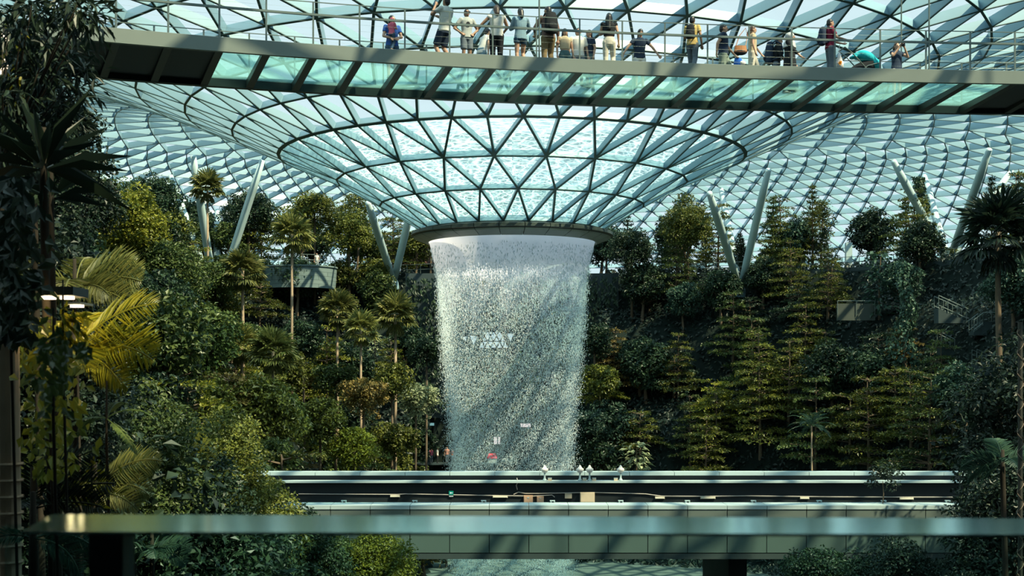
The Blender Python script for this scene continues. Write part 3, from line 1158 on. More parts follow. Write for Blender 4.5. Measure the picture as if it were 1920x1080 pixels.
def fan_leaf(lb, base, d, size, petiole, n=17, droop=.25, spread=2.5):
    """one fan of pleated fingers at the end of a stalk"""
    d = unit(np.asarray(d, float))
    up = np.array([0, 0, 1.0])
    s = unit(np.cross(d, up) + 1e-6)
    c = np.asarray(base, float) + d * petiole
    nrm = np.cross(s, d)
    th = np.linspace(-spread / 2 - .35, spread / 2 + .35, n)
    D = d * np.cos(th)[:, None] + s * np.sin(th)[:, None] + nrm * .12 * np.cos(th * 2)[:, None]
    Ls = size * (.72 + .28 * np.cos(th * .8)) * rng.uniform(.92, 1.05, n)
    N = np.broadcast_to(nrm, (n, 3)) + s * (np.where(np.arange(n) % 2 == 0, .5, -.5))[:, None]
    mid = c + D * (Ls * .6)[:, None] - up * (droop * size * .12)
    # inner half
    w = size * spread / n * 1.15
    V1, F1 = leaves(np.repeat(c[None], n, 0), mid - c, N, np.linalg.norm(mid - c, axis=1) * 1.1, w * 1.0, .1)
    lb.add((V1, F1))
    D2 = unit(D - up * droop * 1.2)
    lb.add(leaves(mid - D * w * 1.2, D2, N, Ls * .58, w * .8, .1, .12))
    # stalk
    q = unit(np.cross(d, nrm)) * .018 * size
    b0 = np.asarray(base, float)
    lb.add((np.array([b0 - q, b0 + q, c + q * .6, c - q * .6]), np.array([(0, 1, 2), (0, 2, 3)])))


def crown_fan(n_l, size, petiole, dead=5):
    lb = LB()
    for i in range(n_l):
        f = i / n_l
        el = 1.35 - 1.75 * f + rng.normal(0, .1)
        a = i * 2.399 + rng.normal(0, .15)
        d = (math.cos(a) * math.cos(el), math.sin(a) * math.cos(el), math.sin(el))
        fan_leaf(lb, (0, 0, .05 - .25 * f), d, size * rng.uniform(.85, 1.1), petiole * rng.uniform(.8, 1.1), droop=.2 + .5 * f)
    for i in range(dead):
        a = i * 2.1
        d = (math.cos(a) * .5, math.sin(a) * .5, -.85)
        fan_leaf(lb, (0, 0, -.25), d, size * .8, petiole * .5, droop=.6, spread=1.4, n=14)
    return lb


def frond(lb, base, az, el, length, n=34, leaf=.4, curve=1.1, w=.045, vee=.35, twist=0.0, hang=.25):
    """one feather frond: arching midrib with two rows of leaflets"""
    t = np.linspace(0, 1, n)
    e = el - curve * t**1.3
    ds = length / (n - 1)
    hor = np.array([math.cos(az), math.sin(az), 0.0])
    T = hor[None] * np.cos(e)[:, None] + np.array([0, 0, 1.0])[None] * np.sin(e)[:, None]
    P = np.asarray(base, float) + np.concatenate([[np.zeros(3)], np.cumsum(T[:-1] * ds, 0)])
    S = np.array([-hor[1], hor[0], 0.0])
    if twist:
        S = S * math.cos(twist) + np.array([0, 0, 1.0]) * math.sin(twist)
    S = np.broadcast_to(S, P.shape)
    U = np.cross(T, S); U *= np.sign(U[:, 2:3] + 1e-9)
    k = np.where(t > .14)[0]
    Ll = leaf * (np.sin(np.clip(t[k] * .92 + .1, 0, 1) * PI) ** .6 * .85 + .12)
    for sgn in (-1, 1):
        D = T[k] * .55 + S[k] * sgn * .8 + U[k] * vee + rng.normal(0, .05, (len(k), 3))
        D[:, 2] -= hang * rng.uniform(.6, 1.3, len(k))
        lb.add(leaves(P[k], D, U[k] + S[k] * sgn * .3, Ll * rng.uniform(.9, 1.08, len(k)), w, .2, .12))
    # midrib
    r = .012 * length / 2 + .004
    A, B = P + S * r, P - S * r
    C_ = P + U * r
    V = np.concatenate([A, B, C_])
    i = np.arange(n - 1)
    f = np.concatenate([np.stack([i, i + 1, i + n + 1], -1), np.stack([i, i + n + 1, i + n], -1), np.stack([i + n, i + n + 1, i + 2 * n + 1], -1), np.stack([i + n, i + 2 * n + 1, i + 2 * n], -1),
                        np.stack([i + 2 * n, i + 2 * n + 1, i + 1], -1), np.stack([i + 2 * n, i + 1, i], -1)])
    lb.add((V, f))


def crown_feather(n_f, length, leaf=.4, el0=1.3, el1=-.1, n=34, w=.045):
    lb = LB()
    for i in range(n_f):
        f = i / n_f
        frond(lb, (0, 0, 0), i * 2.399 + rng.normal(0, .2), el0 + (el1 - el0) * f, length * rng.uniform(.85, 1.1), n, leaf, 1.0 + .5 * rng.random(), w)
    return lb


def trunk_mesh(h, r0, r1, lean=.15, n=9, bars=(), roots=False, seg=7):
    mb = MB()
    pts, rs = [], []
    ph = rng.uniform(0, 6)
    for i in range(seg + 1):
        t = i / seg
        pts.append((lean * math.sin(t * 2.2 + ph) * t, lean * math.cos(t * 1.7 + ph) * t, h * t))
        rs.append(r0 + (r1 - r0) * t + (.25 * r0 * (1 - t) ** 6))
    pts[0] = (0, 0, -.5)
    mb.tube(pts, rs, n)
    for a, b, r in bars:
        mb.tube([a, b], [r, r * .4], 5, cap=False)
    return mb.mesh('trunk')


PROTO = {}


def proto(kind, i):
    """(crown mesh, trunk mesh) of one variety"""
    key = (kind, i)
    if key in PROTO: return PROTO[key]
    if kind == 'bushy':
        hh = rng.uniform(3.2, 4.2)
        lb = crown_bushy((2.1, 2.1, 2.0), hh, 44, 105, .30)
        tr = trunk_mesh(hh, .16, .07, .3, bars=[((0, 0, hh * .5), tuple(rand_dirs(1, .6)[0] * 1.5 + np.array([0, 0, hh * .8])), .06) for _ in range(6)])
    elif kind == 'round':
        lb = crown_bushy((1.35, 1.35, 1.15), 1.3, 80, 150, .095, cl_r=.28)
        tr = trunk_mesh(1.3, .09, .05, .05)
    elif kind == 'dense':
        lb = crown_bushy((1.5, 1.5, 1.9), 0, 110, 130, .105, cl_r=.24)
        tr = None
    elif kind == 'layered_fine':
        hh = 4.2
        lb, bars = crown_layered(hh, 2.2, 7, 9, 420, .105, z0=.25, cone=.5)
        tr = trunk_mesh(hh, .09, .03, .1, bars=bars)
    elif kind == 'layered':
        hh = rng.uniform(6.5, 8.0)
        lb, bars = crown_layered(hh, 3.3, 8, 8, 130, .23, z0=.22, cone=.62)
        tr = trunk_mesh(hh, .13, .03, .12, bars=bars)
    elif kind == 'layered_low':
        hh = rng.uniform(3.8, 4.6)
        lb, bars = crown_layered(hh, 2.9, 5, 8, 150, .22, z0=.3, cone=.5)
        tr = trunk_mesh(hh, .11, .03, .1, bars=bars)
    elif kind == 'airy':
        hh = rng.uniform(7, 8.5)
        lb = crown_bushy((1.9, 1.9, 2.6), hh - 2.2, 40, 42, .26, flat=.55, cl_r=.30)
        tr = trunk_mesh(hh - .5, .13, .04, .35, bars=[((0, 0, hh * rng.uniform(.35, .7)), tuple(rand_dirs(1, .5)[0] * 1.7 + np.array([0, 0, hh * .75])), .05) for _ in range(9)])
    elif kind == 'conifer':
        hh = rng.uniform(6.5, 8.5)
        lb, bars = crown_conifer(hh, 1.5, 60, .22)
        tr = trunk_mesh(hh, .11, .02, .05, bars=bars)
    elif kind == 'slim':
        hh = rng.uniform(3.5, 5)
        lb, bars = crown_conifer(hh, .95, 40, .2, z0=.2)
        tr = trunk_mesh(hh, .06, .015, .05, bars=bars)
    elif kind == 'grand':
        lb = crown_bushy((3.0, 3.0, 2.7), 0, 95, 95, .27, cl_r=.26)
        tr = None
    elif kind == 'clump':
        lb = crown_bushy((1.9, 1.9, 1.7), 0, 40, 100, .27)
        tr = None
    elif kind == 'vine':
        lb = LB()
        n = 2300
        zz = rng.uniform(0, 9.5, n); a = rng.uniform(0, 2 * PI, n)
        rr = (.62 + .4 * np.sin(zz * 1.3 + a) + .35 * np.sin(zz * .6)) * rng.uniform(.75, 1.1, n)
        rr = np.maximum(rr, .3)
        P = np.stack([rr * np.cos(a), rr * np.sin(a), zz], -1)
        o = np.stack([np.cos(a), np.sin(a), np.full(n, .5)], -1)
        N = unit(o + rng.normal(0, .4, (n, 3)))
        lb.add(leaves(P, np.array([0, 0, -1.0]) + rng.normal(0, .5, (n, 3)), N, .26, .2, .15))
        tr = trunk_mesh(9.3, .14, .08, .05)
    elif kind == 'fan':
        lb = crown_fan(26, 1.25, .85, 7)
        tr = None
    elif kind == 'feather':
        lb = crown_feather(15, 2.6, .55, w=.06)
        tr = None
    elif kind == 'bigleaf':
        lb = LB()
        n = 260
        zz = rng.uniform(.2, 5.0, n); a = rng.uniform(0, 2 * PI, n)
        rr = rng.uniform(.3, 1.25, n) * (1.1 - .1 * zz)
        P = np.stack([rr * np.cos(a), rr * np.sin(a), zz], -1)
        o = np.stack([np.cos(a), np.sin(a), np.full(n, -.15)], -1)
        lb.add(leaves(P, o + rng.normal(0, .3, (n, 3)), np.array([0, 0, 1.0]) + o * .5 + rng.normal(0, .3, (n, 3)), .5 * rng.uniform(.7, 1.3, n), .3, .12, .2))
        tr = trunk_mesh(4.6, .09, .04, .1)
    cm = lb.mesh(kind + '_crown')
    PROTO[key] = (cm, tr)
    return PROTO[key]


BARKS = {'fan': BARKP, 'feather': BARKP}
WORD = {'bushy': 'bushy_tree', 'round': 'round_bush', 'dense': 'dense_shrub', 'clump': 'bushy_tree', 'grand': 'bushy_tree', 'layered_fine': 'layered_tree', 'layered': 'layered_tree', 'layered_low': 'layered_tree', 'airy': 'slender_tree', 'conifer': 'conifer_tree', 'slim': 'conifer_tree', 'vine': 'vine_column', 'fan': 'fan_palm', 'feather': 'feather_palm', 'bigleaf': 'climbing_plant'}
CM = {}


def crown_with(kind, i, material):
    key = (kind, i, material.name)
    if key not in CM:
        me = proto(kind, i)[0]
        c = me if (kind, i, None) not in CM else me.copy()
        CM[(kind, i, None)] = True
        c.materials.clear()
        c.materials.append(material)
        CM[key] = c
    return CM[key]


def plant(kind, i, loc, material, label, cat='tree', scale=1.0, rz=None, group=None, bark=None, trunk_h=None, trunk_r=.1):
    if loc[2] is None:
        loc = (loc[0], loc[1], float(ground_z(loc[0], loc[1])))
    t = thing(WORD[kind], label, cat, loc, rng.uniform(0, 6.28) if rz is None else rz, group)
    t.scale = (scale, scale, scale)
    link('crown', crown_with(kind, i, material), None, t)
    tm = proto(kind, i)[1]
    bk = bark or BARKS.get(kind, BARK)
    if tm is not None:
        if not tm.materials: tm.materials.append(bk)
        link('trunk', tm, None, t)
    elif trunk_h:
        mb = MB()
        h = trunk_h / scale
        mb.tube([(0, 0, -h - .4), (.04, 0, -h * .6), (0, .03, -h * .3), (0, 0, .1)], [trunk_r * 1.25, trunk_r, trunk_r * .9, trunk_r * .8], 9)
        mb.build('trunk', bk, t, smooth=True)
    return t


def plant_px(kind, i, px, py, Y, material, label, cat='tree', scale=1.0, ground=None, **k):
    """a palm with its crown's heart at the pixel's point; trunk down to the ground"""
    p = at(px, py, Y)
    g = float(ground_z(p.x, p.y)) if ground is None else ground
    return plant(kind, i, p, material, label, cat, scale, trunk_h=max(.4, p.z - g), **k)


# ------------------------------------------------------------------ plants: the hillside, row by row
ORD = ['first', 'second', 'third', 'fourth', 'fifth', 'sixth', 'seventh', 'eighth', 'ninth', 'tenth', 'eleventh', 'twelfth', 'thirteenth', 'fourteenth', 'fifteenth', 'sixteenth', 'seventeenth', 'eighteenth', 'nineteenth', 'twentieth']
ORD += ['twenty-' + o for o in ORD[:9]] + ['thirtieth'] + ['thirty-' + o for o in ORD[:9]]
ORD[19] = 'twentieth'
ROWS = [  # radial slope fraction (0 = terrace edge, 1 = foot), name, height scale
    (-.36, 'back on the terrace', 1.05),
    (-.12, 'along the terrace edge', 1.0),
    (.10, 'atop the slope', .9),
    (.25, 'high on the slope', .95),
    (.40, 'on the upper slope', 1.0),
    (.54, 'on the middle slope', 1.05),
    (.68, 'below the middle slope', 1.05),
    (.82, 'on the lower slope', 1.05),
    (.96, 'at the slope foot', 1.05),
]
COLOURS = {'olive_leaf': 'olive', 'yellow_green_leaf': 'yellow-green', 'dark_leaf': 'dark green', 'teal_leaf': 'blue-green', 'mid_leaf': 'mid green', 'rust_leaf': 'rusty', 'pale_leaf': 'pale leaved'}
KINDW = {'bushy': 'bushy tree', 'layered': 'tiered tree', 'layered_low': 'low tiered tree', 'airy': 'slender airy tree', 'conifer': 'conifer', 'slim': 'slim conifer', 'bigleaf': 'large-leaved climber', 'round': 'round bush'}
SEL = {  # side -> row type -> choices (kind, colour, weight)
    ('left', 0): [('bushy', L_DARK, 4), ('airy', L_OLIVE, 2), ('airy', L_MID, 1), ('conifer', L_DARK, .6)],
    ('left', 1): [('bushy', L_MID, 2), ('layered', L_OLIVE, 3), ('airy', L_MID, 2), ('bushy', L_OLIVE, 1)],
    ('left', 2): [('bushy', L_OLIVE, 3), ('layered_low', L_OLIVE, 3), ('bushy', L_MID, 2), ('layered', L_YEL, 1.2), ('bigleaf', L_PALE, 1), ('bushy', L_DARK, 2), ('layered_low', L_RUST, .7)],
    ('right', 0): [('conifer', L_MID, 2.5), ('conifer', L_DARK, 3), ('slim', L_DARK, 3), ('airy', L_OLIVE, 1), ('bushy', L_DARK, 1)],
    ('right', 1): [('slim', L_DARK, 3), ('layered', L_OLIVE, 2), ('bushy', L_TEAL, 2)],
    ('right', 2): [('layered', L_MID, 3), ('layered', L_OLIVE, 2), ('layered_low', L_DARK, 3), ('layered', L_RUST, 1), ('bushy', L_TEAL, 1.5), ('bigleaf', L_TEAL, 1), ('bushy', L_DARK, 3)],  # upper slope weighted to darker leaves, its shade put into the colours
    ('right', 3): [('layered', L_OLIVE, 4), ('layered_low', L_OLIVE, 3), ('layered', L_MID, 2), ('layered_low', L_RUST, 1.2), ('bushy', L_TEAL, 1.5), ('bigleaf', L_PALE, .8), ('bushy', L_DARK, 2.5), ('layered_low', L_YEL, 1.5)],
    ('left', 3): [('bushy', L_OLIVE, 3), ('layered_low', L_OLIVE, 3), ('bushy', L_MID, 2), ('layered', L_YEL, 1.5), ('bigleaf', L_PALE, .8), ('bushy', L_DARK, 2), ('layered_low', L_RUST, .8)],
}
spots = []
for k, (fr, rname, hs) in enumerate(ROWS):
    a = -64.0
    while a < 64:
        top = float(rt(abs(a)))
        R = top - fr * 22 + rng.normal(0, .7)
        step = math.degrees((4.0 if k > 1 else 3.2) / R)
        aa = a + rng.normal(0, step * .15)
        a += step
        X, Y = R * math.sin(math.radians(aa)), AX + R * math.cos(math.radians(aa))
        px, py = to_px((X, Y, float(ground_z(X, Y))))
        if px < -60 or px > 1990 or (abs(aa) < 9.2 and k > 0) or (-12.5 < aa < 0 and k >= 5) or (k == 0 and abs(aa) < 4): continue
        if py - 3.5 * F / Y > 890: continue
        # keep the two clear views of the terrace and the stairs
        if k <= 2 and (1738 < px < 1835 or (1560 < px < 1690 and rng.random() < .45)): continue
        if k in (1, 2) and 500 < px < 630: continue
        if k in (2, 3, 4) and 1750 < px < 1890: continue
        if k in (2, 3) and 1565 < px < 1640: continue
        side = 'left' if X < 0 else 'right'
        ch = SEL[(side, k if k < 2 else (2 if k < 5 else 3))]
        w = np.array([c[2] for c in ch], float)
        kind, m_, _ = ch[int(rng.choice(len(ch), p=w / w.sum()))]
        spots.append((k, side, kind, m_, X, Y, px, hs))
by = {}
for s in spots: by.setdefault((s[0], s[1], s[2], s[3].name), []).append(s)
NEAR_TAKEN = []
for (k, side, kind, mn), lst in by.items():
    lst.sort(key=lambda s: s[6])
    for j, (k_, side_, kind_, m_, X, Y, px, hs) in enumerate(lst):
        where = f'{ROWS[k][1]}, {side} of waterfall'
        c = COLOURS[mn]
        if len(lst) == 1:
            lab = f'only {c} {KINDW[kind]} {where}'
        else:
            lab = f'{c} {KINDW[kind]}, {ORD[j]} from left {where}'
        z = float(ground_z(X, Y))
        plant(kind, int(rng.integers(0, 2)), (X, Y, z), m_, lab, 'tree', hs * rng.uniform(.85, 1.18) * (1.15 if kind in ('bigleaf',) else 1), group=f'{KINDW[kind]}s on the hillside')

# ground cover between the trees
def cover(name, side, n, material, label, L, a0, a1, f0=-.2, f1=1.1):
    a = np.radians(rng.uniform(a0, a1, n))
    top = rt(np.degrees(np.abs(a)))
    R = top - rng.uniform(f0, f1, n) * 22
    X, Y = R * np.sin(a), AX + R * np.cos(a)
    Z = ground_z(X, Y) + rng.uniform(.05, .6, n)
    inw = np.stack([-np.sin(a), -np.cos(a), np.full(n, .9)], -1)
    N = unit(inw + rng.normal(0, .5, (n, 3)))
    D = np.cross(N, rng.normal(0, 1, (n, 3)))
    l = L * rng.uniform(.6, 1.4, n)
    lb = LB().add(leaves(np.stack([X, Y, Z], -1), D, N, l, l * .6, .15, .1))
    tag(link(name, lb.mesh(name), material), label, 'ground cover', kind='stuff')


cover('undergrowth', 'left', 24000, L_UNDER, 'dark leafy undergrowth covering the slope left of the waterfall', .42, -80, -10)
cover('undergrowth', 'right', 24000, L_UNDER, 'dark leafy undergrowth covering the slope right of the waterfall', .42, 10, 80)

# undergrowth and trees of the bank that comes forward on the left
n = 14000
X = rng.uniform(-42, -8, n); Y = rng.uniform(50, 122, n)
Z = ground_z(X, Y)
ok = Z > -17.2
X, Y, Z = X[ok], Y[ok], Z[ok] + rng.uniform(.03, .5, ok.sum())
n = len(X)
N_ = unit(np.array([.5, -.3, 1.0]) + rng.normal(0, .5, (n, 3)))
l_ = rng.uniform(.2, .5, n)
lb = LB().add(leaves(np.stack([X, Y, Z], -1), np.cross(N_, rng.normal(0, 1, (n, 3))), N_, l_, l_ * .6, .15, .1))
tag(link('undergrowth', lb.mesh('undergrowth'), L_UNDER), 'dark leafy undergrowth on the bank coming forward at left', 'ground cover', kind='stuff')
bank = []
for r_i, (yy, rn) in enumerate([(60, 'nearest'), (68, 'second'), (76, 'third'), (84, 'fourth'), (92, 'fifth'), (100, 'sixth'), (108, 'rearmost')]):
    xx = -10.5 + rng.uniform(0, 1)
    while xx > -40:
        X_, Y_ = xx + rng.normal(0, .5), yy + rng.normal(0, 1.2)
        xx -= 4.4
        z_ = float(ground_z(X_, Y_)); px, py = to_px((X_, Y_, z_))
        if px < -40 or px > 600 or z_ < -16: continue
        if 150 < px < 340 and yy > 90 and py < 640 and yy < 106: continue
        kind, m_ = [('bushy', L_OLIVE), ('layered_low', L_OLIVE), ('bushy', L_MID), ('layered_low', L_YEL), ('bushy', L_DARK), ('layered_low', L_RUST), ('bushy', L_TEAL)][int(rng.choice(7, p=[.22, .24, .17, .14, .13, .06, .04]))]
        bank.append((r_i, rn, kind, m_, X_, Y_, z_, px))
for r_i in range(7):
    row = sorted([b for b in bank if b[0] == r_i], key=lambda b: b[7])
    for j, (r_, rn, kind, m_, X_, Y_, z_, px) in enumerate(row):
        plant(kind, int(rng.integers(0, 2)), (X_, Y_, z_), m_, f'{COLOURS[m_.name]} {KINDW[kind]}, {ORD[j]} from left in the {rn} row on the left bank', 'tree', rng.uniform(.85, 1.2), group='trees on the left bank')

# ------------------------------------------------------------------ plants the photo singles out
fans = [
    (389, 352, 126, 'slender fan palm beside the left branching column', 1.0), (455, 510, 112, 'fan palm below the left branching column, left of the curved balcony', 1.2),
    (548, 442, 118, 'tall thin fan palm in front of the curved balcony', 1.15), (633, 582, 122, 'fan palm in the dark hollow below the curved balcony', 1.15),
    (741, 592, 122, 'broad fan palm nearest left of the waterfall', 1.25), (677, 618, 116, 'fan palm between and below the two broad palms beside the waterfall', 1.0),
    (453, 648, 104, 'left one of the paired fan palms low on the left slope', 1.0), (512, 662, 101, 'right one of the paired fan palms low on the left slope', 1.15),
    (298, 602, 104, 'small fan palm with a dry pale fan among dark bushes on the left', .7),
]
for (px, py, Y, lab, s) in fans:
    plant_px('fan', 0, px, py, Y, L_PALM, lab, 'palm', s, group='fan palms on the left slope', trunk_r=.12)
for q, (px, py, Y, m_, lab) in enumerate([
        (446, 640, 109, L_MID, 'mid green tree at the foot of the palm below the left column'), (540, 700, 115, L_OLIVE, 'olive tree crown below the tall thin palm'),
        (630, 715, 118, L_MID, 'mid green crown under the palm in the dark hollow'), (735, 720, 119, L_OLIVE, 'olive crown under the broad palm nearest the waterfall'),
        (682, 745, 112, L_RUST, 'rusty crown under the palm between the two broad palms'), (600, 790, 108, L_OLIVE, 'olive crown low between the palms and the train bridge'),
        (455, 790, 99, L_YEL, 'yellow-green crown under the left one of the paired palms'), (525, 805, 97, L_OLIVE, 'olive crown under the right one of the paired palms'),
        (740, 830, 116, L_OLIVE, 'olive crown above the train bridge near the waterfall'), (665, 845, 108, L_YEL, 'yellow-green crown just above the train bridge'),
        (780, 750, 126, L_PALE, 'pale leaved crown beside the left edge of the waterfall'), (570, 640, 121, L_DARK, 'dark crown below the curved balcony'), (800, 660, 134, L_DARK, 'dark crown touching the left edge of the waterfall'),
        (1115, 640, 134, L_DARK, 'dark crown touching the right edge of the waterfall'), (1100, 800, 128, L_TEAL, 'blue-green crown low at the right edge of the waterfall'), (1125, 720, 131, L_OLIVE, 'olive crown at the right edge of the waterfall')]):
    plant_px('clump', q % 2, px, py, Y, m_, lab, 'tree', 1.0, trunk_r=.12)
plant_px('fan', 1, 1872, 440, 96, L_FORE, 'large dark fan palm silhouetted at the right edge', 'palm', 1.9, trunk_r=.12, bark=BARK)
plant_px('feather', 0, 1522, 800, 112, L_TEAL, 'small feather palm with drooping pale fronds on the right slope', 'palm', .85)
plant_px('feather', 0, 1812, 775, 104, L_TEAL, 'feather palm in the dark at the right end of the slope', 'palm', .9)
plant('vine', 0, (35.4, 120, float(ground_z(35.4, 120))), L_TEAL, 'tall column wrapped in climbing leaves on the right slope', 'plant', 1.25)
plant('vine', 0, (41.7, 136, float(ground_z(41.7, 136)) - 1), L_DARK, 'dark leaf-wrapped column left of the four bare struts', 'plant', 1.08)
plant('vine', 0, (-9.0, 137.5, float(ground_z(-9.0, 137.5)) - 1), L_MID, 'leaf-wrapped column just left of the waterfall', 'plant', .95)
for px, py, Y, s, m_, lab in [
        (240, 425, 98, 1.0, L_YEL, 'big sunlit yellow-green tree at upper left below the roof'), (285, 385, 112, .85, L_DARK, 'big dark tree top behind the sunlit yellow-green tree at upper left'),
        (466, 412, 143, 1.02, L_DARK, 'large dark round tree right of the left branching column'), (345, 425, 142, 1.0, L_DARK, 'large dark round tree left of the left branching column'),
        (655, 440, 143, .9, L_OLIVE, 'olive tree left of the column beside the rim'), (170, 400, 92, .8, L_DARK, 'dark tree left of the sunlit yellow-green tree at upper left'),
        (590, 400, 142, .75, L_OLIVE, 'olive tree crown high behind the curved balcony'), (1185, 470, 142, .8, L_DARK, 'dark round tree on the terrace nearest right of the waterfall'),
        (1290, 430, 143, .9, L_OLIVE, 'wide olive tree on the terrace left of the half covered branching column'), (310, 520, 98, .95, L_MID, 'mid green tree below the sunlit yellow-green tree at upper left'),
        (225, 560, 90, .8, L_DARK, 'dark tree right of the ceiling lamps on the far bank'), (390, 540, 112, .8, L_MID, 'mid green tree under the left branching column')]:
    plant_px('grand', 0, px, py, Y, m_, lab, 'tree', s, trunk_r=.16)
plant('airy', 0, (-22.5, 142, None), L_OLIVE, 'tall airy tree rising behind the curved balcony', 'tree', 1.3)
plant('airy', 1, (-17.0, 146.5, None), L_OLIVE, 'airy tree with fine twigs left of the column beside the rim', 'tree', 1.05)
plant('airy', 0, (19.0, 146, None), L_OLIVE, 'wide airy tree on the terrace nearest right of the funnel rim', 'tree', 1.1)
plant('conifer', 0, (27.8, 142, None), L_MID, 'tall conifer right of the half covered branching column', 'tree', 1.2)
plant('conifer', 1, (31.8, 141, None), L_OLIVE, 'tallest conifer with olive tips on the right terrace', 'tree', 1.25)

# trees standing nearer on the left bank, in front of the slope
near_trees = [
    ('bushy', (-21.5, 82, None), L_MID, 'broad mid green tree on the left bank below the sunlit yellow-green tree', 1.35),
    ('layered_low', (-18.0, 74, None), L_YEL, 'sunlit yellow-green tiered tree on the left bank', 1.5),
    ('bushy', (-17.8, 92, None), L_OLIVE, 'olive bushy tree behind the tiered tree on the left bank', 1.2),
    ('bushy', (-14.6, 66, None), L_DARK, 'dark bushy tree low on the left bank', 1.2),
    ('layered_low', (-13.4, 78, None), L_OLIVE, 'olive tiered tree low on the left bank', 1.5),
    ('layered_low', (-12.4, 58, None), L_YEL, 'bright tiered tree in front of the dark bushy tree on the left', 1.2),
    ('bushy', (-24.5, 70, None), L_DARK, 'dark tree at the left picture edge behind the lamps', 1.3),
    ('bushy', (-10.8, 88, None), L_MID, 'mid green bushy tree left of the train bridge end', 1.15),
    ('layered_low', (-10.3, 98, None), L_OLIVE, 'olive tiered tree behind the left end of the train bridge', 1.35),
    ('bushy', (-7.4, 112, None), L_RUST, 'rusty olive bush left of the small shop front', 1.25),
    ('layered_low', (-11.8, 112, None), L_MID, 'mid green tiered tree above the train bridge on the left', 1.4),
    ('bushy', (-5.9, 120, None), L_YEL, 'bright round bush under the small shop front', .72),
]
for kind, loc, m_, lab, s in near_trees:
    plant(kind, 1, loc, m_, lab, 'tree', s)


# ------------------------------------------------------------------ near plants on the planting beds
mb = MB(); mb.box((-32, 4, -17.5), (-3.6, 39.5, -7.2)); tag(mb.build('ground_left', SOIL), kind='structure')
mb = MB(); mb.box((6.3, 24, -17.5), (32, 39.5, -7.2)); tag(mb.build('ground_right', SOIL), kind='structure')
ZB = -7.2


def stalk_tree(name, label, cat, crown_lb, loc, material, height, r=.08, bars=(), bark=None):
    """crown mesh around loc with a trunk down to the planting bed"""
    t = thing(name, label, cat, loc)
    link('crown', crown_lb.mesh('crown'), material, t)
    mb = MB()
    mb.tube([(0, 0, -height - .2), (.1, .05, -height * .6), (0, 0, -.2), (0, 0, .3)], [r * 1.4, r * 1.1, r, r * .6], 9)
    for a, b, rr in bars: mb.tube([a, b], [rr, rr * .4], 5)
    mb.build('trunk', bark or BARKD, t, smooth=True)
    return t


def spray_crown(centers, n_leaf, L, W, hang=.6, r=.35):
    lb = LB()
    for c in centers:
        c = np.asarray(c, float)
        n = n_leaf
        dd = rand_dirs(n, .1)
        P = c + dd * r * rng.uniform(.2, 1, (n, 1)) * np.array([1.2, 1, .8])
        D = unit(dd + rng.normal(0, .4, (n, 3)) + np.array([0, 0, -hang]))
        N = unit(rng.normal(0, .6, (n, 3)) + np.array([0, -.2, 1.0]))
        lb.add(leaves(P, D, N, L * rng.uniform(.7, 1.3, n), W, .15, .15))
    return lb


# dark tree with narrow drooping leaves, top left
Yt = 11.0
cs, bars = [], []
base = at(4, 330, Yt)
for (px, py) in [(15, 20), (40, 60), (75, 25), (100, 70), (130, 30), (60, 110), (95, 120), (140, 90), (155, 50), (20, 130), (40, 170), (80, 165), (115, 150), (150, 135), (60, 210), (100, 200), (135, 180),
                 (20, 230), (45, 260), (85, 245), (60, 10), (110, 5), (145, 10), (160, 20), (5, 70), (5, 180), (120, 225), (150, 165), (30, 300), (10, 280), (165, 35), (90, 90), (70, 140), (35, 95), (50, 40), (120, 110), (25, 200), (70, 290)]:
    p = at(px, py, Yt + rng.uniform(-1.2, 1.2)) - base
    cs.append(p)
    bars.append(((0, 0, .1), tuple(p), .012))
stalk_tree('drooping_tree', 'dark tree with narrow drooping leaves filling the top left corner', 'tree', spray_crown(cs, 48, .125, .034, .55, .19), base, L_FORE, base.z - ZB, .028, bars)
# leaves lit by the lamps behind them
cs = []
base = at(8, 190, 12.6)
for (px, py) in [(8, 60), (4, 90), (12, 110), (6, 130), (14, 150), (5, 165), (10, 185), (2, 205), (12, 225)]:
    cs.append(at(px, py, 12.6) - base)
stalk_tree('lit_plant', 'yellow leaves glowing around the bright lamps at the left edge', 'plant', spray_crown(cs, 9, .17, .08, .2, .12), base, L_FYEL, base.z - ZB, .012)


def single_palm(label, px, py, Y, fr, material, trunk_r=.06, name='feather_palm', z0=ZB, w=.03, n=36):
    """fronds given as (azimuth, elevation, length, leaflet, curve)"""
    lb = LB()
    for (az, el, ln, lf, cv) in fr:
        frond(lb, (0, 0, 0), az, el, ln, n, lf, cv, w, vee=.15, twist=(1 if abs(math.cos(az)) > .5 else 0) * rng.uniform(.75, 1.25), hang=.12)
    p = at(px, py, Y)
    return stalk_tree(name, label, 'palm', lb, p, material, p.z - z0, trunk_r, bark=BARKD)


# sword-leaved dark palm under the drooping tree
lb = LB()
for i in range(30):
    az = i * 2.399; el = 1.25 - 1.5 * (i / 30)
    d = np.array([math.cos(az) * math.cos(el), math.sin(az) * math.cos(el), math.sin(el)])
    L_ = rng.uniform(.42, .66)
    V1 = leaves([d * .03], [d], [(0, 0, 1)], [L_], [.075], .2, .22); lb.add(V1)
p = at(82, 318, 9.5)
stalk_tree('sword_palm', 'dark spiky plant with broad sword leaves against the roof at left', 'plant', lb, p, L_FORE, p.z - ZB, .03)
lb = LB()
for i in range(16):
    az = i * 2.399; el = 1.0 - 1.1 * (i / 16)
    d = np.array([math.cos(az) * math.cos(el), math.sin(az) * math.cos(el), math.sin(el)])
    lb.add(leaves([d * .03], [d], [(0, 0, 1)], [rng.uniform(.35, .5)], [.05], .2, .3))
p = at(96, 372, 10.5)
stalk_tree('sword_palm', 'smaller dark spiky plant below the broad sword-leaved one', 'plant', lb, p, L_FORE, p.z - ZB, .025)

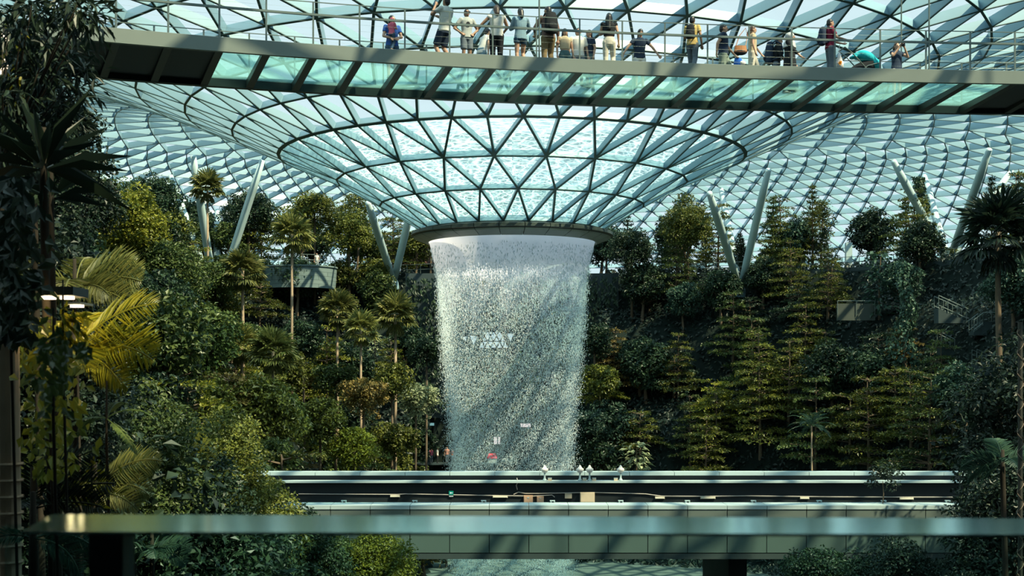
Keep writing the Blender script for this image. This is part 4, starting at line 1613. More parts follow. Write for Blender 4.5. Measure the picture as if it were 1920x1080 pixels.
R_ = 0.0   # azimuth 0 = to the right
single_palm('arching dark palm with one yellow frond left of the roof edge', 62, 250, 12.0,
            [(R_ + .1, .95, .62, .15, 1.9), (R_ - .5, .7, .5, .14, 1.8), (PI, .7, .5, .14, 1.6), (R_ + .9, 1.1, .5, .14, 1.7), (2.2, .9, .5, .14, 1.6)], L_FORE, .03, w=.014)
single_palm('sunlit green palm just above the two lamps at left', 140, 545, 12.5,
            [(R_ - .15, .50, .68, .30, .9), (R_ + .2, .95, .66, .30, 1.1), (R_ - .4, .1, .62, .28, .7), (PI + .2, .6, .5, .24, 1.1), (1.6, 1.2, .5, .24, 1.0), (-1.4, .5, .6, .26, 1.3), (PI - .5, .2, .45, .24, 1.0), (R_ + .5, .75, .7, .3, 1.0), (R_ - .7, .3, .6, .26, 1.0)], L_PALM, .025, w=.017, n=32)
single_palm('yellow-green palm glowing below the lamps at left', 138, 655, 10.8,
            [(R_ + .1, .85, .78, .34, .8), (R_ - .2, .25, .72, .32, .9), (R_ + .4, .45, .7, .30, .9), (PI - .2, .6, .42, .24, 1.0), (R_ - .5, -.2, .6, .28, .7), (1.5, 1.0, .6, .24, 1.0), (-1.7, .4, .5, .26, 1.0), (R_ - .1, -.4, .55, .26, .5), (-1.1, .1, .6, .28, .9), (PI + .4, .1, .45, .24, .8)], L_FYEL, .025, w=.016, n=32)
single_palm('dark feathery palm low at the left picture edge', 62, 955, 9.5,
            [(PI - .2, 1.1, .45, .2, 1.0), (R_ + .3, 1.15, .62, .24, .9), (R_, .6, .62, .24, .7), (R_ - .2, .3, .55, .22, .6), (1.6, 1.4, .5, .2, .9), (PI + .3, .6, .4, .2, 1.0), (-1.5, .6, .4, .2, 1.1)], L_FORE, .03, w=.016)
single_palm('palm with a yellow lit frond above the balustrade at left', 178, 925, 13.0,
            [(R_ + .2, 1.0, .75, .26, 1.3), (R_ - .1, .55, .6, .25, 1.4), (R_ + .6, .9, .7, .26, 1.3), (PI - .1, .5, .5, .2, 1.1), (-1.4, .7, .5, .2, 1.3), (R_ - .4, .1, .55, .2, .9)], L_PALM, .035, w=.020)
single_palm('dark palm with drooping orange-tipped fronds left of the train bridge', 312, 880, 22.0,
            [(R_ + .1, .5, .9, .42, 1.5), (R_ - .3, .3, .8, .4, 1.6), (R_ + .6, 1.0, .9, .4, 1.4), (PI, .8, .9, .4, 1.3), (PI - .6, .5, .8, .36, 1.4), (-1.5, .7, .7, .36, 1.5), (1.5, 1.2, .9, .4, 1.2), (R_ - .6, -.1, .7, .36, 1.2)], L_OLIVE, .06, w=.035)
single_palm('dark palm hanging down beyond the glass at bottom left', 62, 1010, 8.5,
            [(R_ + .1, .3, .5, .16, 1.5), (R_ - .3, .0, .45, .16, 1.4), (PI, .3, .4, .14, 1.3), (R_ + .6, .4, .4, .14, 1.5)], L_TEAL, .03, w=.012)
single_palm('small palm below the balustrade rail at left', 285, 1035, 16.0,
            [(R_, .6, .5, .2, 1.3), (R_ - .3, .2, .5, .2, 1.2), (PI, .6, .5, .2, 1.3), (1.4, 1.0, .4, .18, 1.2), (PI + .6, .2, .45, .2, 1.2), (-1.2, .5, .45, .2, 1.3)], L_TEAL, .03, w=.02)
single_palm('fan of pale fronds in the dark at the right edge above the rail', 1880, 868, 30.0,
            [(PI, .4, 1.0, .4, 1.2), (PI - .3, .0, .9, .4, 1.2), (R_, .5, .9, .4, 1.2), (1.5, 1.1, .9, .4, 1.1), (-1.5, .5, .8, .36, 1.3), (PI + .4, -.3, .9, .36, .9)], L_TEAL, .06, w=.05)

# vine with heart-shaped leaves on a trellis post at the left edge, lit by the lamps
lb = LB()
n = 420
P = np.array([at(px, py, Y) for px, py, Y in zip(rng.normal(95, 32, n), rng.uniform(590, 890, n), rng.uniform(8.6, 10.4, n))])
o = at(95, 760, 9.4)
lb.add(leaves(P - np.array(o), np.stack([rng.normal(0, .6, n), rng.normal(-.3, .3, n), rng.uniform(-1.2, -.1, n)], -1), np.stack([rng.normal(0, .5, n), np.full(n, -.8), rng.uniform(0, 1, n)], -1), .085 * rng.uniform(.7, 1.3, n), .055, .12, .15))
stalk_tree('climbing_plant', 'climber with heart-shaped green leaves below the lamps at left', 'plant', lb, o, L_YEL, o.z - ZB, .012)
lb = LB()
n = 150
P = np.array([at(px, py, Y) for px, py, Y in zip(np.where(np.arange(n) < 60, rng.uniform(75, 165, n), rng.normal(98, 20, n)), np.where(np.arange(n) < 60, rng.normal(650, 9, n), rng.normal(695, 40, n)), rng.uniform(5.7, 6.5, n))])  # leaves added between lamps and rail to block the lamps' reflection
o = at(100, 700, 6.1)
lb.add(leaves(P - np.array(o), np.stack([rng.normal(0, .6, n), rng.normal(-.3, .3, n), rng.uniform(-1.2, -.1, n)], -1), np.stack([rng.normal(0, .5, n), np.full(n, -.8), rng.uniform(0, 1, n)], -1), .055 * rng.uniform(.7, 1.3, n), .036, .12, .15))
stalk_tree('climbing_plant', 'nearest climber with small heart-shaped leaves added to screen the rail from the lamps', 'plant', lb, o, L_MID, o.z - ZB, .008)
lb = LB()
n = 520
P = np.array([at(px, py, Y) for px, py, Y in zip(rng.normal(22, 26, n), rng.uniform(330, 640, n), rng.uniform(8.2, 9.2, n))])
o = at(20, 560, 8.8)
lb.add(leaves(P - np.array(o), np.stack([rng.normal(0, .6, n), rng.normal(-.3, .3, n), rng.uniform(-1.2, -.1, n)], -1), np.stack([rng.normal(0, .5, n), np.full(n, -.8), rng.uniform(0, 1, n)], -1), .11 * rng.uniform(.7, 1.3, n), .06, .12, .15))
stalk_tree('climbing_plant', 'dark broad-leaved climber hanging left above the ceiling lamps', 'plant', lb, o, L_FORE, o.z - ZB, .01)
lb = LB()
n = 60
P = np.array([at(px, py, 8.8) for px, py in zip(rng.normal(122, 16, n), rng.uniform(575, 640, n))])
o = at(118, 610, 8.8)
lb.add(leaves(P - np.array(o), np.stack([rng.uniform(.1, 1, n), rng.normal(-.3, .3, n), rng.uniform(-1.2, .2, n)], -1), np.stack([rng.normal(0, .5, n), np.full(n, -.5), rng.uniform(0, 1, n)], -1), .10 * rng.uniform(.7, 1.3, n), .03, .12, .3))
stalk_tree('lit_plant', 'golden arching leaves glowing right under the ceiling lamps at left', 'plant', lb, o, L_FYEL, o.z - ZB, .009)
lb = LB()
n = 60
P = np.array([at(px, py, 10.2) for px, py in zip(rng.normal(175, 20, n), rng.uniform(865, 950, n))])
o = at(172, 905, 10.2)
lb.add(leaves(P - np.array(o), np.stack([rng.normal(0, 1, n), rng.normal(-.3, .3, n), rng.uniform(-.6, .5, n)], -1), np.stack([rng.normal(0, .5, n), np.full(n, -.5), rng.uniform(.2, 1, n)], -1), .09 * rng.uniform(.7, 1.3, n), .04, .12, .3))
stalk_tree('lit_plant', 'yellow leaves catching light between the low palms at left', 'plant', lb, o, L_FYEL, o.z - ZB, .009)
# fern with a bright hanging frond
lb = LB()
for az, el, ln, cv in [(-.5, -.5, .42, .5), (PI, .5, .4, 1.4), (.4, .6, .4, 1.5), (PI - .6, .1, .4, 1.2), (-2.4, .2, .4, 1.2), (1.4, .9, .35, 1.4)]:
    frond(lb, (0, 0, 0), az, el, ln, 30, .075, cv, .020, vee=.05, hang=.05)
o = at(200, 785, 10.5)
stalk_tree('fern', 'fern with one bright hanging frond among dark leaves at left', 'fern', lb, o, L_MID, o.z - ZB, .012)
# dense dark shrubs that fill the bed
beds = [
    ('dense', (-4.0, 10.4, ZB + .2), L_FORE, 'dark shrub behind the low palms at the left edge', .95), ('dense', (-6.6, 15.5, ZB), L_FORE, 'tall dark shrub behind the lamps at the left edge', 1.9),
    ('dense', (-4.7, 16.0, ZB), L_DARK, 'dark shrub under the yellow-green palm at left', 1.15), ('dense', (-5.2, 21.5, ZB), L_DARK, 'dark round shrub left of the orange-tipped palm', 1.3),
    ('layered_fine', (-7.9, 31.0, ZB), L_OLIVE, 'olive tree in front of the left end of the train bridge', 1.05), ('layered_fine', (-6.9, 35.6, ZB), L_OLIVE, 'olive tiered tree overlapping the train bridge at left', .98),
    ('dense', (-10.5, 33.0, ZB), L_MID, 'mid green bush beyond the orange-tipped palm', 1.25), ('dense', (-8.5, 25.0, ZB), L_MID, 'mid green bush filling the bed left of the train bridge', 1.3),
    ('round', (-4.0, 37.6, ZB + .3), L_YEL, 'round clipped bush sunlit on its right side below the train bridge', 1.0), ('round', (-5.5, 36.2, ZB + .5), L_MID, 'darker round bush left of the clipped sunlit bush', 1.0),
    ('round', (-4.9, 24.0, ZB + 2.2), L_DARK, 'dark bush seen through the balustrade glass at left', 1.0), ('dense', (-3.2, 13.0, ZB + .5), L_FORE, 'dark shrub behind the glass balustrade at bottom left', .85),
    ('dense', (-9.5, 20.0, ZB + 3), L_FORE, 'very dark tall tree at the left edge', 1.8),
    ('dense', (10.6, 36.5, ZB - 1.0), L_FORE, 'dark bush hiding the right end of the train bridge', .95), ('dense', (13.2, 35.0, ZB), L_FORE, 'very dark tree at the right edge beside the train bridge', 1.25),
    ('round', (8.6, 36.8, ZB - .2), L_DARK, 'low dark green bush below the right end of the train bridge', 1.05), ('dense', (11.5, 33.5, ZB - .8), L_FORE, 'dark bush at bottom right under the rail', .75),
    ('dense', (14.6, 37.0, ZB + 2), L_FORE, 'tall very dark tree closing the right edge', 1.6),
]
for kind, loc, m_, lab, s in beds:
    if kind == 'dense':
        loc = (loc[0], loc[1], loc[2] + 1.9 * s)
    plant(kind, 0, loc, m_, lab, 'bush' if kind == 'round' else 'tree', s, trunk_h=loc[2] - ZB + .1, trunk_r=.05, bark=BARKD)
# dense dark foliage closing the left edge, placed by where its heart shows
for px, py, Y, s, m_, lab in [
        (30, 420, 15.0, .62, L_FORE, 'dark foliage mass left of the sword-leaved plants'), (15, 620, 12.0, .62, L_FORE, 'dark foliage mass at the left edge level with the lamps'),
        (55, 760, 11.5, .52, L_FORE, 'dark foliage behind the heart-leaved climber'), (20, 900, 11.0, .55, L_FORE, 'dark foliage at the left edge behind the low palm'),
        
        (110, 860, 14.0, .62, L_FORE, 'dark bush behind the fern'), 
        (60, 1030, 12.5, .6, L_FORE, 'dark bush beyond the left end of the balustrade'), 
        (70, 330, 16.0, .6, L_FORE, 'dark crown behind the broad sword-leaved plant'), (255, 890, 20.0, .7, L_MID, 'mid green bush left of the orange-tipped palm'),
        (420, 900, 33.0, .85, L_OLIVE, 'olive bush before the left end of the train bridge'), (340, 1010, 22.0, .8, L_DARK, 'dark bush under the rail at left'), (480, 1040, 34.0, .95, L_OLIVE, 'olive bush seen below the rail at left'),
        (560, 1060, 35.0, .8, L_DARK, 'dark bush left of the sunlit clipped bush')]:
    if px < 130:
        s *= (Y + 3) / Y
        Y += 3
    p = at(px, py, Y)
    plant('dense', 0, p, m_, lab, 'bush', s, trunk_h=p.z - ZB + .1, trunk_r=.05, bark=BARKD)
# bush down on the plaza, seen under the bridge
plant('layered_low', 0, (14.6, 68, Z_LOW), L_OLIVE, 'olive tree top seen under the bridge at right', 'tree', 1.55)
# small dark shrub growing on the near coping at right
lb = crown_bushy((.5, .4, .9), .5, 9, 60, .10)
p = at(1655, 935, YN + .6)
t = thing('small_shrub', 'small dark shrub sprouting over the near coping at right', 'shrub', (p.x, p.y, -4.06))
link('crown', lb.mesh('crown'), L_FORE, t)
mb = MB(); mb.tube([(0, 0, -.02), (.03, 0, .3), (0, 0, .7)], [.02, .015, .01], 6); mb.build('stem', BARK, t)

# woven trunk at the left edge, lattice pole at the right edge
mb = MB()
mb.tube([(0, 0, 0), (0, 0, 2), (.02, 0, 4.5), (0, 0, 7.6)], [.10, .09, .085, .075], 14)
for k in range(60):
    mb.tube([(.1 * math.cos(a), .1 * math.sin(a), .1 + k * .11) for a in np.linspace(0, 2 * PI, 12)], .010, 4, cap=False)
o = mb.build('palm_trunk', BARKP); p = at(14, 800, 9.0); o.location = (p.x, p.y, ZB)
tag(o, 'ringed pale palm trunk at the far left edge', 'trunk')
t = thing('lattice_pole', 'brown lattice pole standing at the far right edge', 'pole', (at(1913, 900, 26).x, 26, ZB))
mb = MB(); mb.tube([(0, 0, 0), (0, 0, 8.2)], .045, 10); mb.build('pole', BRONZE, t)
mb = MB()
for s in (1, -1):
    mb.tube([(.055 * math.cos(s * a), .055 * math.sin(s * a), a * .062) for a in np.linspace(0, 130, 780)], .007, 4)
mb.build('mesh_wrap', mat('rust_mesh', (.20, .14, .10), .7), t)

# ------------------------------------------------------------------ lamps at the left
HOT = emit_mat('lamp_glow', (1, .80, .58), 2.2)


def lamp_housing(px0, px1, py0, py1, Y, lamps, label, power):
    a = at(px0, py0, Y); b = at(px1, py1, Y)
    t = thing('ceiling_light', label, 'light', ((a.x + b.x) / 2, Y, b.z))
    w = (b.x - a.x) / 2; hh = a.z - b.z
    mb = MB(); mb.box((-w, 0, .012), (w, .34, hh)); mb.build('housing', mat('housing_grey', (.045, .055, .055), .5), t)
    for px, py, r in lamps:
        c = at(px, py, Y) - Vector(t.location)
        mb = MB(); mb.lathe([(0, -.012), (r, -.01), (r, .012), (0, .012)], 18, c=(c.x, .1)); mb.build('lamp', HOT, t, smooth=False)
        l = bpy.data.lights.new('spot', 'POINT'); l.energy = power; l.color = (1, .72, .34); l.shadow_soft_size = .05; l.specular_factor = 0
        lo = bpy.data.objects.new('lamp_light', l); COL.objects.link(lo); lo.parent = t; lo.location = (c.x, .05, -.06)
    return t


lamp_housing(80, 137, 537, 557, 9.2, [(82, 555, .05), (117, 560, .05)], 'grey ceiling light box with two glowing round lamps at left', 5.0)
lamp_housing(118, 150, 566, 573, 10.8, [(132, 574, .035), (142, 580, .035)], 'smaller pair of glowing lamps behind the grey light box', 3.5)
t = thing('wall_light', 'column of four bright square lamps glowing through leaves at the top left edge', 'light', at(10, 140, 13.4))
mb = MB(); c = at(10, 140, 13.4)
mb.box((-.035, .02, -9.5), (.035, .09, .5)); mb.build('mast', DARK, t)
for px, py, s in [(8, 70, .042), (11, 101, .05), (11, 117, .042), (7, 133, .04)]:
    d = at(px, py, 13.4) - c
    mb = MB(); mb.cbox((d.x, 0, d.z), (s * 2, .03, s * 1.5)); mb.build('lamp', HOT, t)
    l = bpy.data.lights.new('spot', 'POINT'); l.energy = 1.2; l.color = (1, .72, .34); l.shadow_soft_size = .04; l.specular_factor = 0
    lo = bpy.data.objects.new('lamp_light', l); COL.objects.link(lo); lo.parent = t; lo.location = (d.x, -.08, d.z)

# ------------------------------------------------------------------ buildings and paths on the far side
# facade in the gap behind the waterfall
FY = 144.0
fac = thing('facade', 'dark retail facade in the gap of the hillside behind the waterfall', 'building', (0, FY, -17.5))
FACM = mat('facade_dark', (.03, .05, .055), .6, 0, .25, .6)
mb = MB()
xs = [(-11.5, -8.9), (-5.6, 11.5)]
for a, b in xs: mb.box((a, FY, -17.5), (b, FY + .6, Z_TOP))
mb.box((-8.9, FY, -4.8), (-5.6, FY + .6, Z_TOP)); mb.box((-8.9, FY, -17.5), (-5.6, FY + .6, -9.6))
mb.build('wall', FACM, fac, True)
LIT = emit_mat('lit_window', (.62, .86, .90), .75)
LITW = emit_mat('lit_white', (.95, .88, .86), .8)


def pane(px0, py0, px1, py1, m_, name='window', y=FY - .03):
    a = at(px0, py0, y); b = at(px1, py1, y)
    mb = MB(); mb.box((a.x, y, b.z), (b.x, y + .03, a.z))
    return mb.build(name, m_, fac, True)


# trapezoid window with a diamond lattice, and the triangles beside it
def poly_pane(pts, name='window'):
    P = [at(px, py, FY - .05) for px, py in pts]
    n = len(P)
    mb = MB(); mb.add(P + [p + Vector((0, .04, 0)) for p in P], [tuple(range(n))[::-1], tuple(range(n, 2 * n))] + [(i, (i + 1) % n, n + (i + 1) % n, n + i) for i in range(n)])
    return mb.build(name, LIT, fac, True)


poly_pane([(909, 623), (940, 623), (954, 652), (897, 652)])
poly_pane([(881, 629), (895, 631), (888, 647)])
poly_pane([(868, 632), (876, 631), (873, 640)])
poly_pane([(950, 625), (963, 626), (957, 641)])
mb = MB()
for k in range(6):
    xa = 897 + k * 11.4
    for s in (1, -1):
        xb = xa + s * 15
        if 893 < xb < 958:
            mb.bar(at(xa, 652, FY - .09), at(min(max(xb, 900), 952), 623, FY - .09), .12, .06, (0, 1, 0))
mb.bar(at(897, 640, FY - .09), at(953, 640, FY - .09), .10, .06, (0, 1, 0))
mb.build('window_lattice', GIRDER, fac, True)
pane(926, 819, 932, 833, LITW, 'doorway'); pane(934, 819, 938, 833, LITW, 'doorway')
pane(976, 794, 995, 801, LITW, 'lit_panel')
RED = mat('red_cloth', (.55, .05, .08), .7)
# shop front left of the waterfall: a lit room behind the opening
shop = thing('shop_front', 'small lit shop front beside the waterfall above the train bridge', 'shop', (-7.2, FY + .6, -9.6))
mb = MB(); mb.box((-11.2, FY - 2.2, -9.75), (11.2, FY + 3.0, -9.6)); mb.build('floor_slab', FACM, shop, True)
mb = MB(); mb.box((-9.2, FY + 2.9, -9.6), (-5.3, FY + 3.0, -4.6)); mb.build('back_wall', FACM, shop, True)
mb = MB(); mb.box((-9.2, FY + .6, -4.8), (-5.3, FY + 3.0, -4.65)); mb.build('room_ceiling', FACM, shop, True)


def spane(px0, py0, px1, py1, m_, name, y):
    a = at(px0, py0, y); b = at(px1, py1, y)
    mb = MB(); mb.box((a.x, y, b.z), (b.x, y + .04, a.z))
    return mb.build(name, m_, shop, True)


GL2 = emit_mat('lit_teal', (.22, .46, .47), .7)
for x0_, x1_ in ((830, 836.5), (839, 848.5)): spane(x0_, 793, x1_, 799, LITW, 'lit_panel', FY + .3)
spane(806, 793, 815, 798, GL2, 'lit_panel', FY + .3)
spane(820, 817, 860, 832, GL2, 'window', FY + 2.7); spane(822, 821, 830, 832, LIT, 'window', FY + 2.65); spane(806, 822, 815, 832, LIT, 'window', FY + 2.65)
spane(822, 803, 848, 814, GL2, 'canopy', FY + .2)
spane(814, 792, 819, 868, DARK, 'post', FY + .1); spane(838.5, 820, 840, 835, DARK, 'post', FY + 2.5)
lb = LB(); n = 9000
Xf = rng.uniform(-11.3, 11.3, n); Zf = rng.uniform(-17, 10.5, n)
pxf = 960 + F * Xf / FY; pyf = HZ - F * Zf / FY
ok = ~((pxf > 800) & (pxf < 858) & (pyf > 770) & (pyf < 872)) & ~((pxf > 858) & (pxf < 972) & (pyf > 612) & (pyf < 662)) & ~((pxf > 920) & (pxf < 1000) & (pyf > 788) & (pyf < 870))
ok &= (rng.random(n) < np.clip((np.abs(pxf - 960) - 40) / 110, .25, 1))
Xf, Zf = Xf[ok], Zf[ok]; n = len(Xf)
lb.add(leaves(np.stack([Xf, FY - rng.uniform(.05, 1.2, n), Zf], -1), np.stack([rng.normal(0, .5, n), np.full(n, -.4), np.full(n, -1.0)], -1), np.stack([rng.normal(0, .4, n), np.full(n, -1.0), np.full(n, .5)], -1), .5 * rng.uniform(.6, 1.3, n), .3, .15, .1))
tag(link('ivy', lb.mesh('ivy'), L_DARK), 'dark ivy hanging over the facade behind the waterfall', 'ivy', kind='stuff')
# red stall behind the waterfall
a = at(923, 866, FY - 1.2)
t = thing('stall', 'low red stall glimpsed through the waterfall', 'stall', (a.x, a.y, -9.6))
mb = MB(); mb.box((-.5, -.3, 0), (.5, .3, .5)); mb.build('counter', CAPM, t)
mb = MB(); mb.add([(-.55, -.35, .5), (.55, -.35, .5), (.35, .3, 1.0), (-.35, .3, 1.0), (-.55, .35, .5), (.55, .35, .5)], [(0, 1, 2, 3), (3, 2, 5, 4), (0, 3, 4), (1, 5, 2), (0, 4, 5, 1)]); mb.build('cover', RED, t)

# curved stone balcony on the left terrace
c = at(560, 503, 141)
balc = thing('balcony', 'curved stone balcony wall on the left terrace', 'balcony', (c.x, c.y, c.z - 2.3))
mb = MB(); mb.lathe([(3.9, c.z - 2.25), (4.05, c.z - .05), (4.15, c.z - .05), (4.15, c.z + .08), (3.6, c.z + .08), (3.55, c.z - 2.25)], 40, PI, 2 * PI, (c.x, c.y), closed=True)
m, nt, out = new_mat('coursed_stone')
bk = nt.nodes.new('ShaderNodeTexBrick'); bk.inputs['Scale'].default_value = 1.0
bk.inputs['Brick Width'].default_value = 1.6; bk.inputs['Row Height'].default_value = .42; bk.inputs['Mortar Size'].default_value = .02
bk.inputs['Color1'].default_value = (.12, .18, .185, 1); bk.inputs['Color2'].default_value = (.15, .21, .21, 1); bk.inputs['Mortar'].default_value = (.05, .08, .08, 1)
tc = nt.nodes.new('ShaderNodeTexCoord'); mp = nt.nodes.new('ShaderNodeMapping'); mp.inputs['Rotation'].default_value = (PI / 2, 0, 0)
nt.links.new(tc.outputs['Object'], mp.inputs[0]); nt.links.new(mp.outputs[0], bk.inputs['Vector'])
b = nt.nodes.new('ShaderNodeBsdfPrincipled'); b.inputs['Roughness'].default_value = .8
nt.links.new(bk.outputs[0], b.inputs['Base Color']); nt.links.new(b.outputs[0], out.inputs[0])
mb.build('wall', m, balc, True)
mb = MB(); mb.lathe([(0.01, c.z - .1), (3.7, c.z - .1)], 40, c=(c.x, c.y)); mb.build('deck', CONC, balc, True)
rl = thing('railing', 'pale railing round the curved stone balcony', 'railing', (c.x, c.y, c.z))
for k in range(9):
    a = PI + PI * k / 8
    mb = MB(); mb.tube([(c.x + 3.85 * math.cos(a), c.y + 3.85 * math.sin(a), c.z + .08), (c.x + 3.85 * math.cos(a), c.y + 3.85 * math.sin(a), c.z + 1.15)], .03, 6); mb.build('post', RAILM, rl, True)
for z in (.6, 1.15):
    mb = MB(); mb.tube([(c.x + 3.85 * math.cos(a), c.y + 3.85 * math.sin(a), c.z + z) for a in np.linspace(PI, 2 * PI, 24)], .03, 6); mb.build('handrail', RAILM, rl, True)

# dark ring wall and railings along the terrace edge
mb = MB()
for sgn in (-1, 1):
    for k in range(30):
        a0 = math.radians(sgn * (13 + k * 1.7)); a1 = math.radians(sgn * (13 + (k + 1) * 1.7))
        R0 = float(rt(abs(math.degrees(a0)))) + .1; R1 = float(rt(abs(math.degrees(a1)))) + .1
        mb.bar((R0 * math.sin(a0), AX + R0 * math.cos(a0), 9.5), (R1 * math.sin(a1), AX + R1 * math.cos(a1), 9.5), .35, 2.6, (0, 0, 1))
tag(mb.build('wall_far', FACM), kind='structure')


def edge_rail(a_from, a_to, n, label, off=.15, z=10.8):
    R0 = float(rt(abs(a_from)))
    pts = []
    for k in range(n + 1):
        a = a_from + (a_to - a_from) * k / n
        R = float(rt(abs(a))) + off
        pts.append(Vector((R * math.sin(math.radians(a)), AX + R * math.cos(math.radians(a)), z)))
    t = thing('railing', label, 'railing', pts[0])
    for p in pts:
        mb = MB(); mb.tube([p, p + Vector((0, 0, 1.1))], .035, 6); mb.build('post', RAILM, t, True)
    for h_ in (.55, 1.1):
        mb = MB(); mb.tube([p + Vector((0, 0, h_)) for p in pts], .03, 6); mb.build('handrail', RAILM, t, True)


edge_rail(-16.5, -8.5, 6, 'pale terrace railing just left of the funnel rim')
edge_rail(12, 27, 8, 'pale terrace railing right of the waterfall below the airy tree')
edge_rail(33, 58, 14, 'pale terrace railing along the right end of the hillside')
# hut with a red-brown pitched roof behind the rim, dark kiosk on the right terrace
p = at(792, 500, 155)
hut = thing('hut', 'hut with a dark red pitched roof behind the rim at left', 'hut', (p.x, p.y, Z_TOP))
mb = MB(); mb.box((-2.4, -1.5, 0), (2.6, 1.5, 2.4)); mb.build('wall', FACM, hut)
mb = MB(); mb.add([(-3.4, -2.2, 1.7), (3.2, -2.2, 1.7), (3.2, 0, 4.2), (-.2, 0, 4.2), (-3.4, 2.2, 1.7), (3.2, 2.2, 1.7)], [(0, 1, 2, 3), (3, 2, 5, 4), (0, 3, 4), (1, 5, 2), (0, 4, 5, 1)]); mb.build('roof', mat('red_brown_roof', (.10, .045, .035), .8, 0, .2, 3), hut)
p = at(1468, 520, 147)
k = thing('kiosk', 'dark flat-roofed kiosk on the right terrace behind conifers', 'kiosk', (p.x, p.y, Z_TOP))
mb = MB(); mb.box((-2.2, -1.2, 0), (2.2, 1.2, 2.3)); mb.build('body', FACM, k)
mb = MB(); mb.box((-2.5, -1.5, 2.3), (2.5, 1.5, 2.5)); mb.build('roof', DARK, k)
mb = MB(); mb.box((-3.9, -.1, 0), (-3.75, .1, 2.0)); mb.build('post', STEEL, k)
p = at(1591, 520, 141)
o = MB().box((-.32, -.3, 0), (.32, .3, 3.0)).build('vent_shaft', mat('column_white', (.42, .56, .58))); o.location = (p.x, p.y, Z_TOP)
tag(o, 'short pale square shaft among the conifers on the right terrace', 'shaft')
# landing with railing among the trees at right
p0 = at(1570, 583, 127)
ld = thing('landing', 'small walled landing with a pale railing in the trees at right', 'landing', (p0.x + 1.8, p0.y, p0.z - .6))
mb = MB(); mb.box((p0.x, p0.y, p0.z - .9), (p0.x + 3.6, p0.y + .3, p0.z + .7)); mb.build('wall', mat('landing_stone', (.05, .065, .055), .8, 0, .2, 1), ld, True)  # landing wall in one dark grey-green stone
for xx in (0, 1.8, 3.55):
    mb = MB(); mb.tube([(p0.x + xx, p0.y - .08, p0.z - .4), (p0.x + xx, p0.y - .08, p0.z + .95)], .035, 6); mb.build('post', RAILM, ld, True)
mb = MB(); mb.tube([(p0.x, p0.y - .08, p0.z + .95), (p0.x + 3.6, p0.y - .08, p0.z + .95)], .035, 6); mb.build('handrail', RAILM, ld, True)


def stair(px0, py0, px1, py1, Y, label, box=None):
    a, b_ = at(px0, py0, Y), at(px1, py1, Y)
    t = thing('staircase', label, 'stairs', ((a.x + b_.x) / 2, Y, min(a.z, b_.z) - 1.1))
    n = 9
    mb = MB()
    for k in range(n):
        f0, f1 = k / n, (k + 1) / n
        z = a.z + (b_.z - a.z) * (f0 + f1) / 2 - 1.05
        mb.box((a.x + (b_.x - a.x) * f0, Y + .05, min(a.z, b_.z) - 1.3), (a.x + (b_.x - a.x) * f1, Y + 1.3, z))
    mb.build('steps', STONE, t, True)
    for s in (0, 1.25):
        for k in range(4):
            q = a.lerp(b_, k / 3) + Vector((0, s, 0))
            mb = MB(); mb.tube([q + Vector((0, 0, -1.05)), q], .03, 6); mb.build('post', RAILM, t, True)
        for dz in (0, -.85):
            mb = MB(); mb.tube([a + Vector((0, s, dz)), b_ + Vector((0, s, dz))], .035, 6); mb.build('handrail', RAILM, t, True)
    return t


stair(1760, 554, 1812, 578, 116, 'upper flight of pale railed stairs descending right on the right slope')
t = stair(1826, 600, 1843, 587, 114, 'short railed flight rising to a landing on the right slope')
a, b_ = at(1843, 586, 114), at(1875, 603, 114)
mb = MB(); mb.box((a.x, 114.05, b_.z - 1.2), (b_.x, 115.4, b_.z)); mb.build('landing', STONE, t, True)
for xx in (a.x, (a.x + b_.x) / 2, b_.x):
    mb = MB(); mb.tube([(xx, 114, b_.z), (xx, 114, a.z)], .03, 6); mb.build('post', RAILM, t, True)
mb = MB(); mb.tube([(a.x, 114, a.z), (b_.x, 114, a.z)], .03, 6); mb.build('handrail', RAILM, t, True)
stair(1766, 624, 1790, 636, 113, 'lower flight of railed stairs half hidden by leaves on the right slope')
stair(1832, 655, 1858, 668, 112, 'lowest railed flight above the pale wall on the right slope')
p = at(1897, 680, 111)
t = thing('pale_wall', 'rounded pale wall end at the right edge of the slope', 'wall', (p.x, p.y, p.z - 3))
mb = MB(); mb.box((-.9, 0, 0), (1.2, .5, 3.3)); mb.lathe([(0.01, 3.3), (.9, 3.3), (.9, 4.0), (0.01, 4.1)], 20, c=(.3, .2)); mb.build('body', mat('cream_wall', (.55, .52, .45), .8), t)
mb = MB(); mb.tube([(-2.6, -.1, 3.6), (-.9, -.1, 3.6)], .03, 6); mb.build('handrail', RAILM, t)
mb = MB(); mb.box((-2.7, 0, 0), (-.9, .3, 2.9)); mb.build('side_wall', STONE, t)


# ------------------------------------------------------------------ people
SKIN = mat('skin', (.42, .25, .17), .55, 0, .06, 12)
SKIN_D = mat('skin_tan', (.27, .155, .10), .55, 0, .06, 12)
HAIR_BLACK = mat('hair_black', (.012, .012, .014), .4, 0, .2, 30)
HAIR_BROWN = mat('hair_brown', (.05, .03, .02), .45, 0, .2, 30)
EYE = mat('eye_dark', (.01, .01, .012), .2)
CLOTH = {}


def cloth(name, col, var=.15, scale=9):
    return mat('cloth_' + name, col, .85, 0, var, scale, .15)


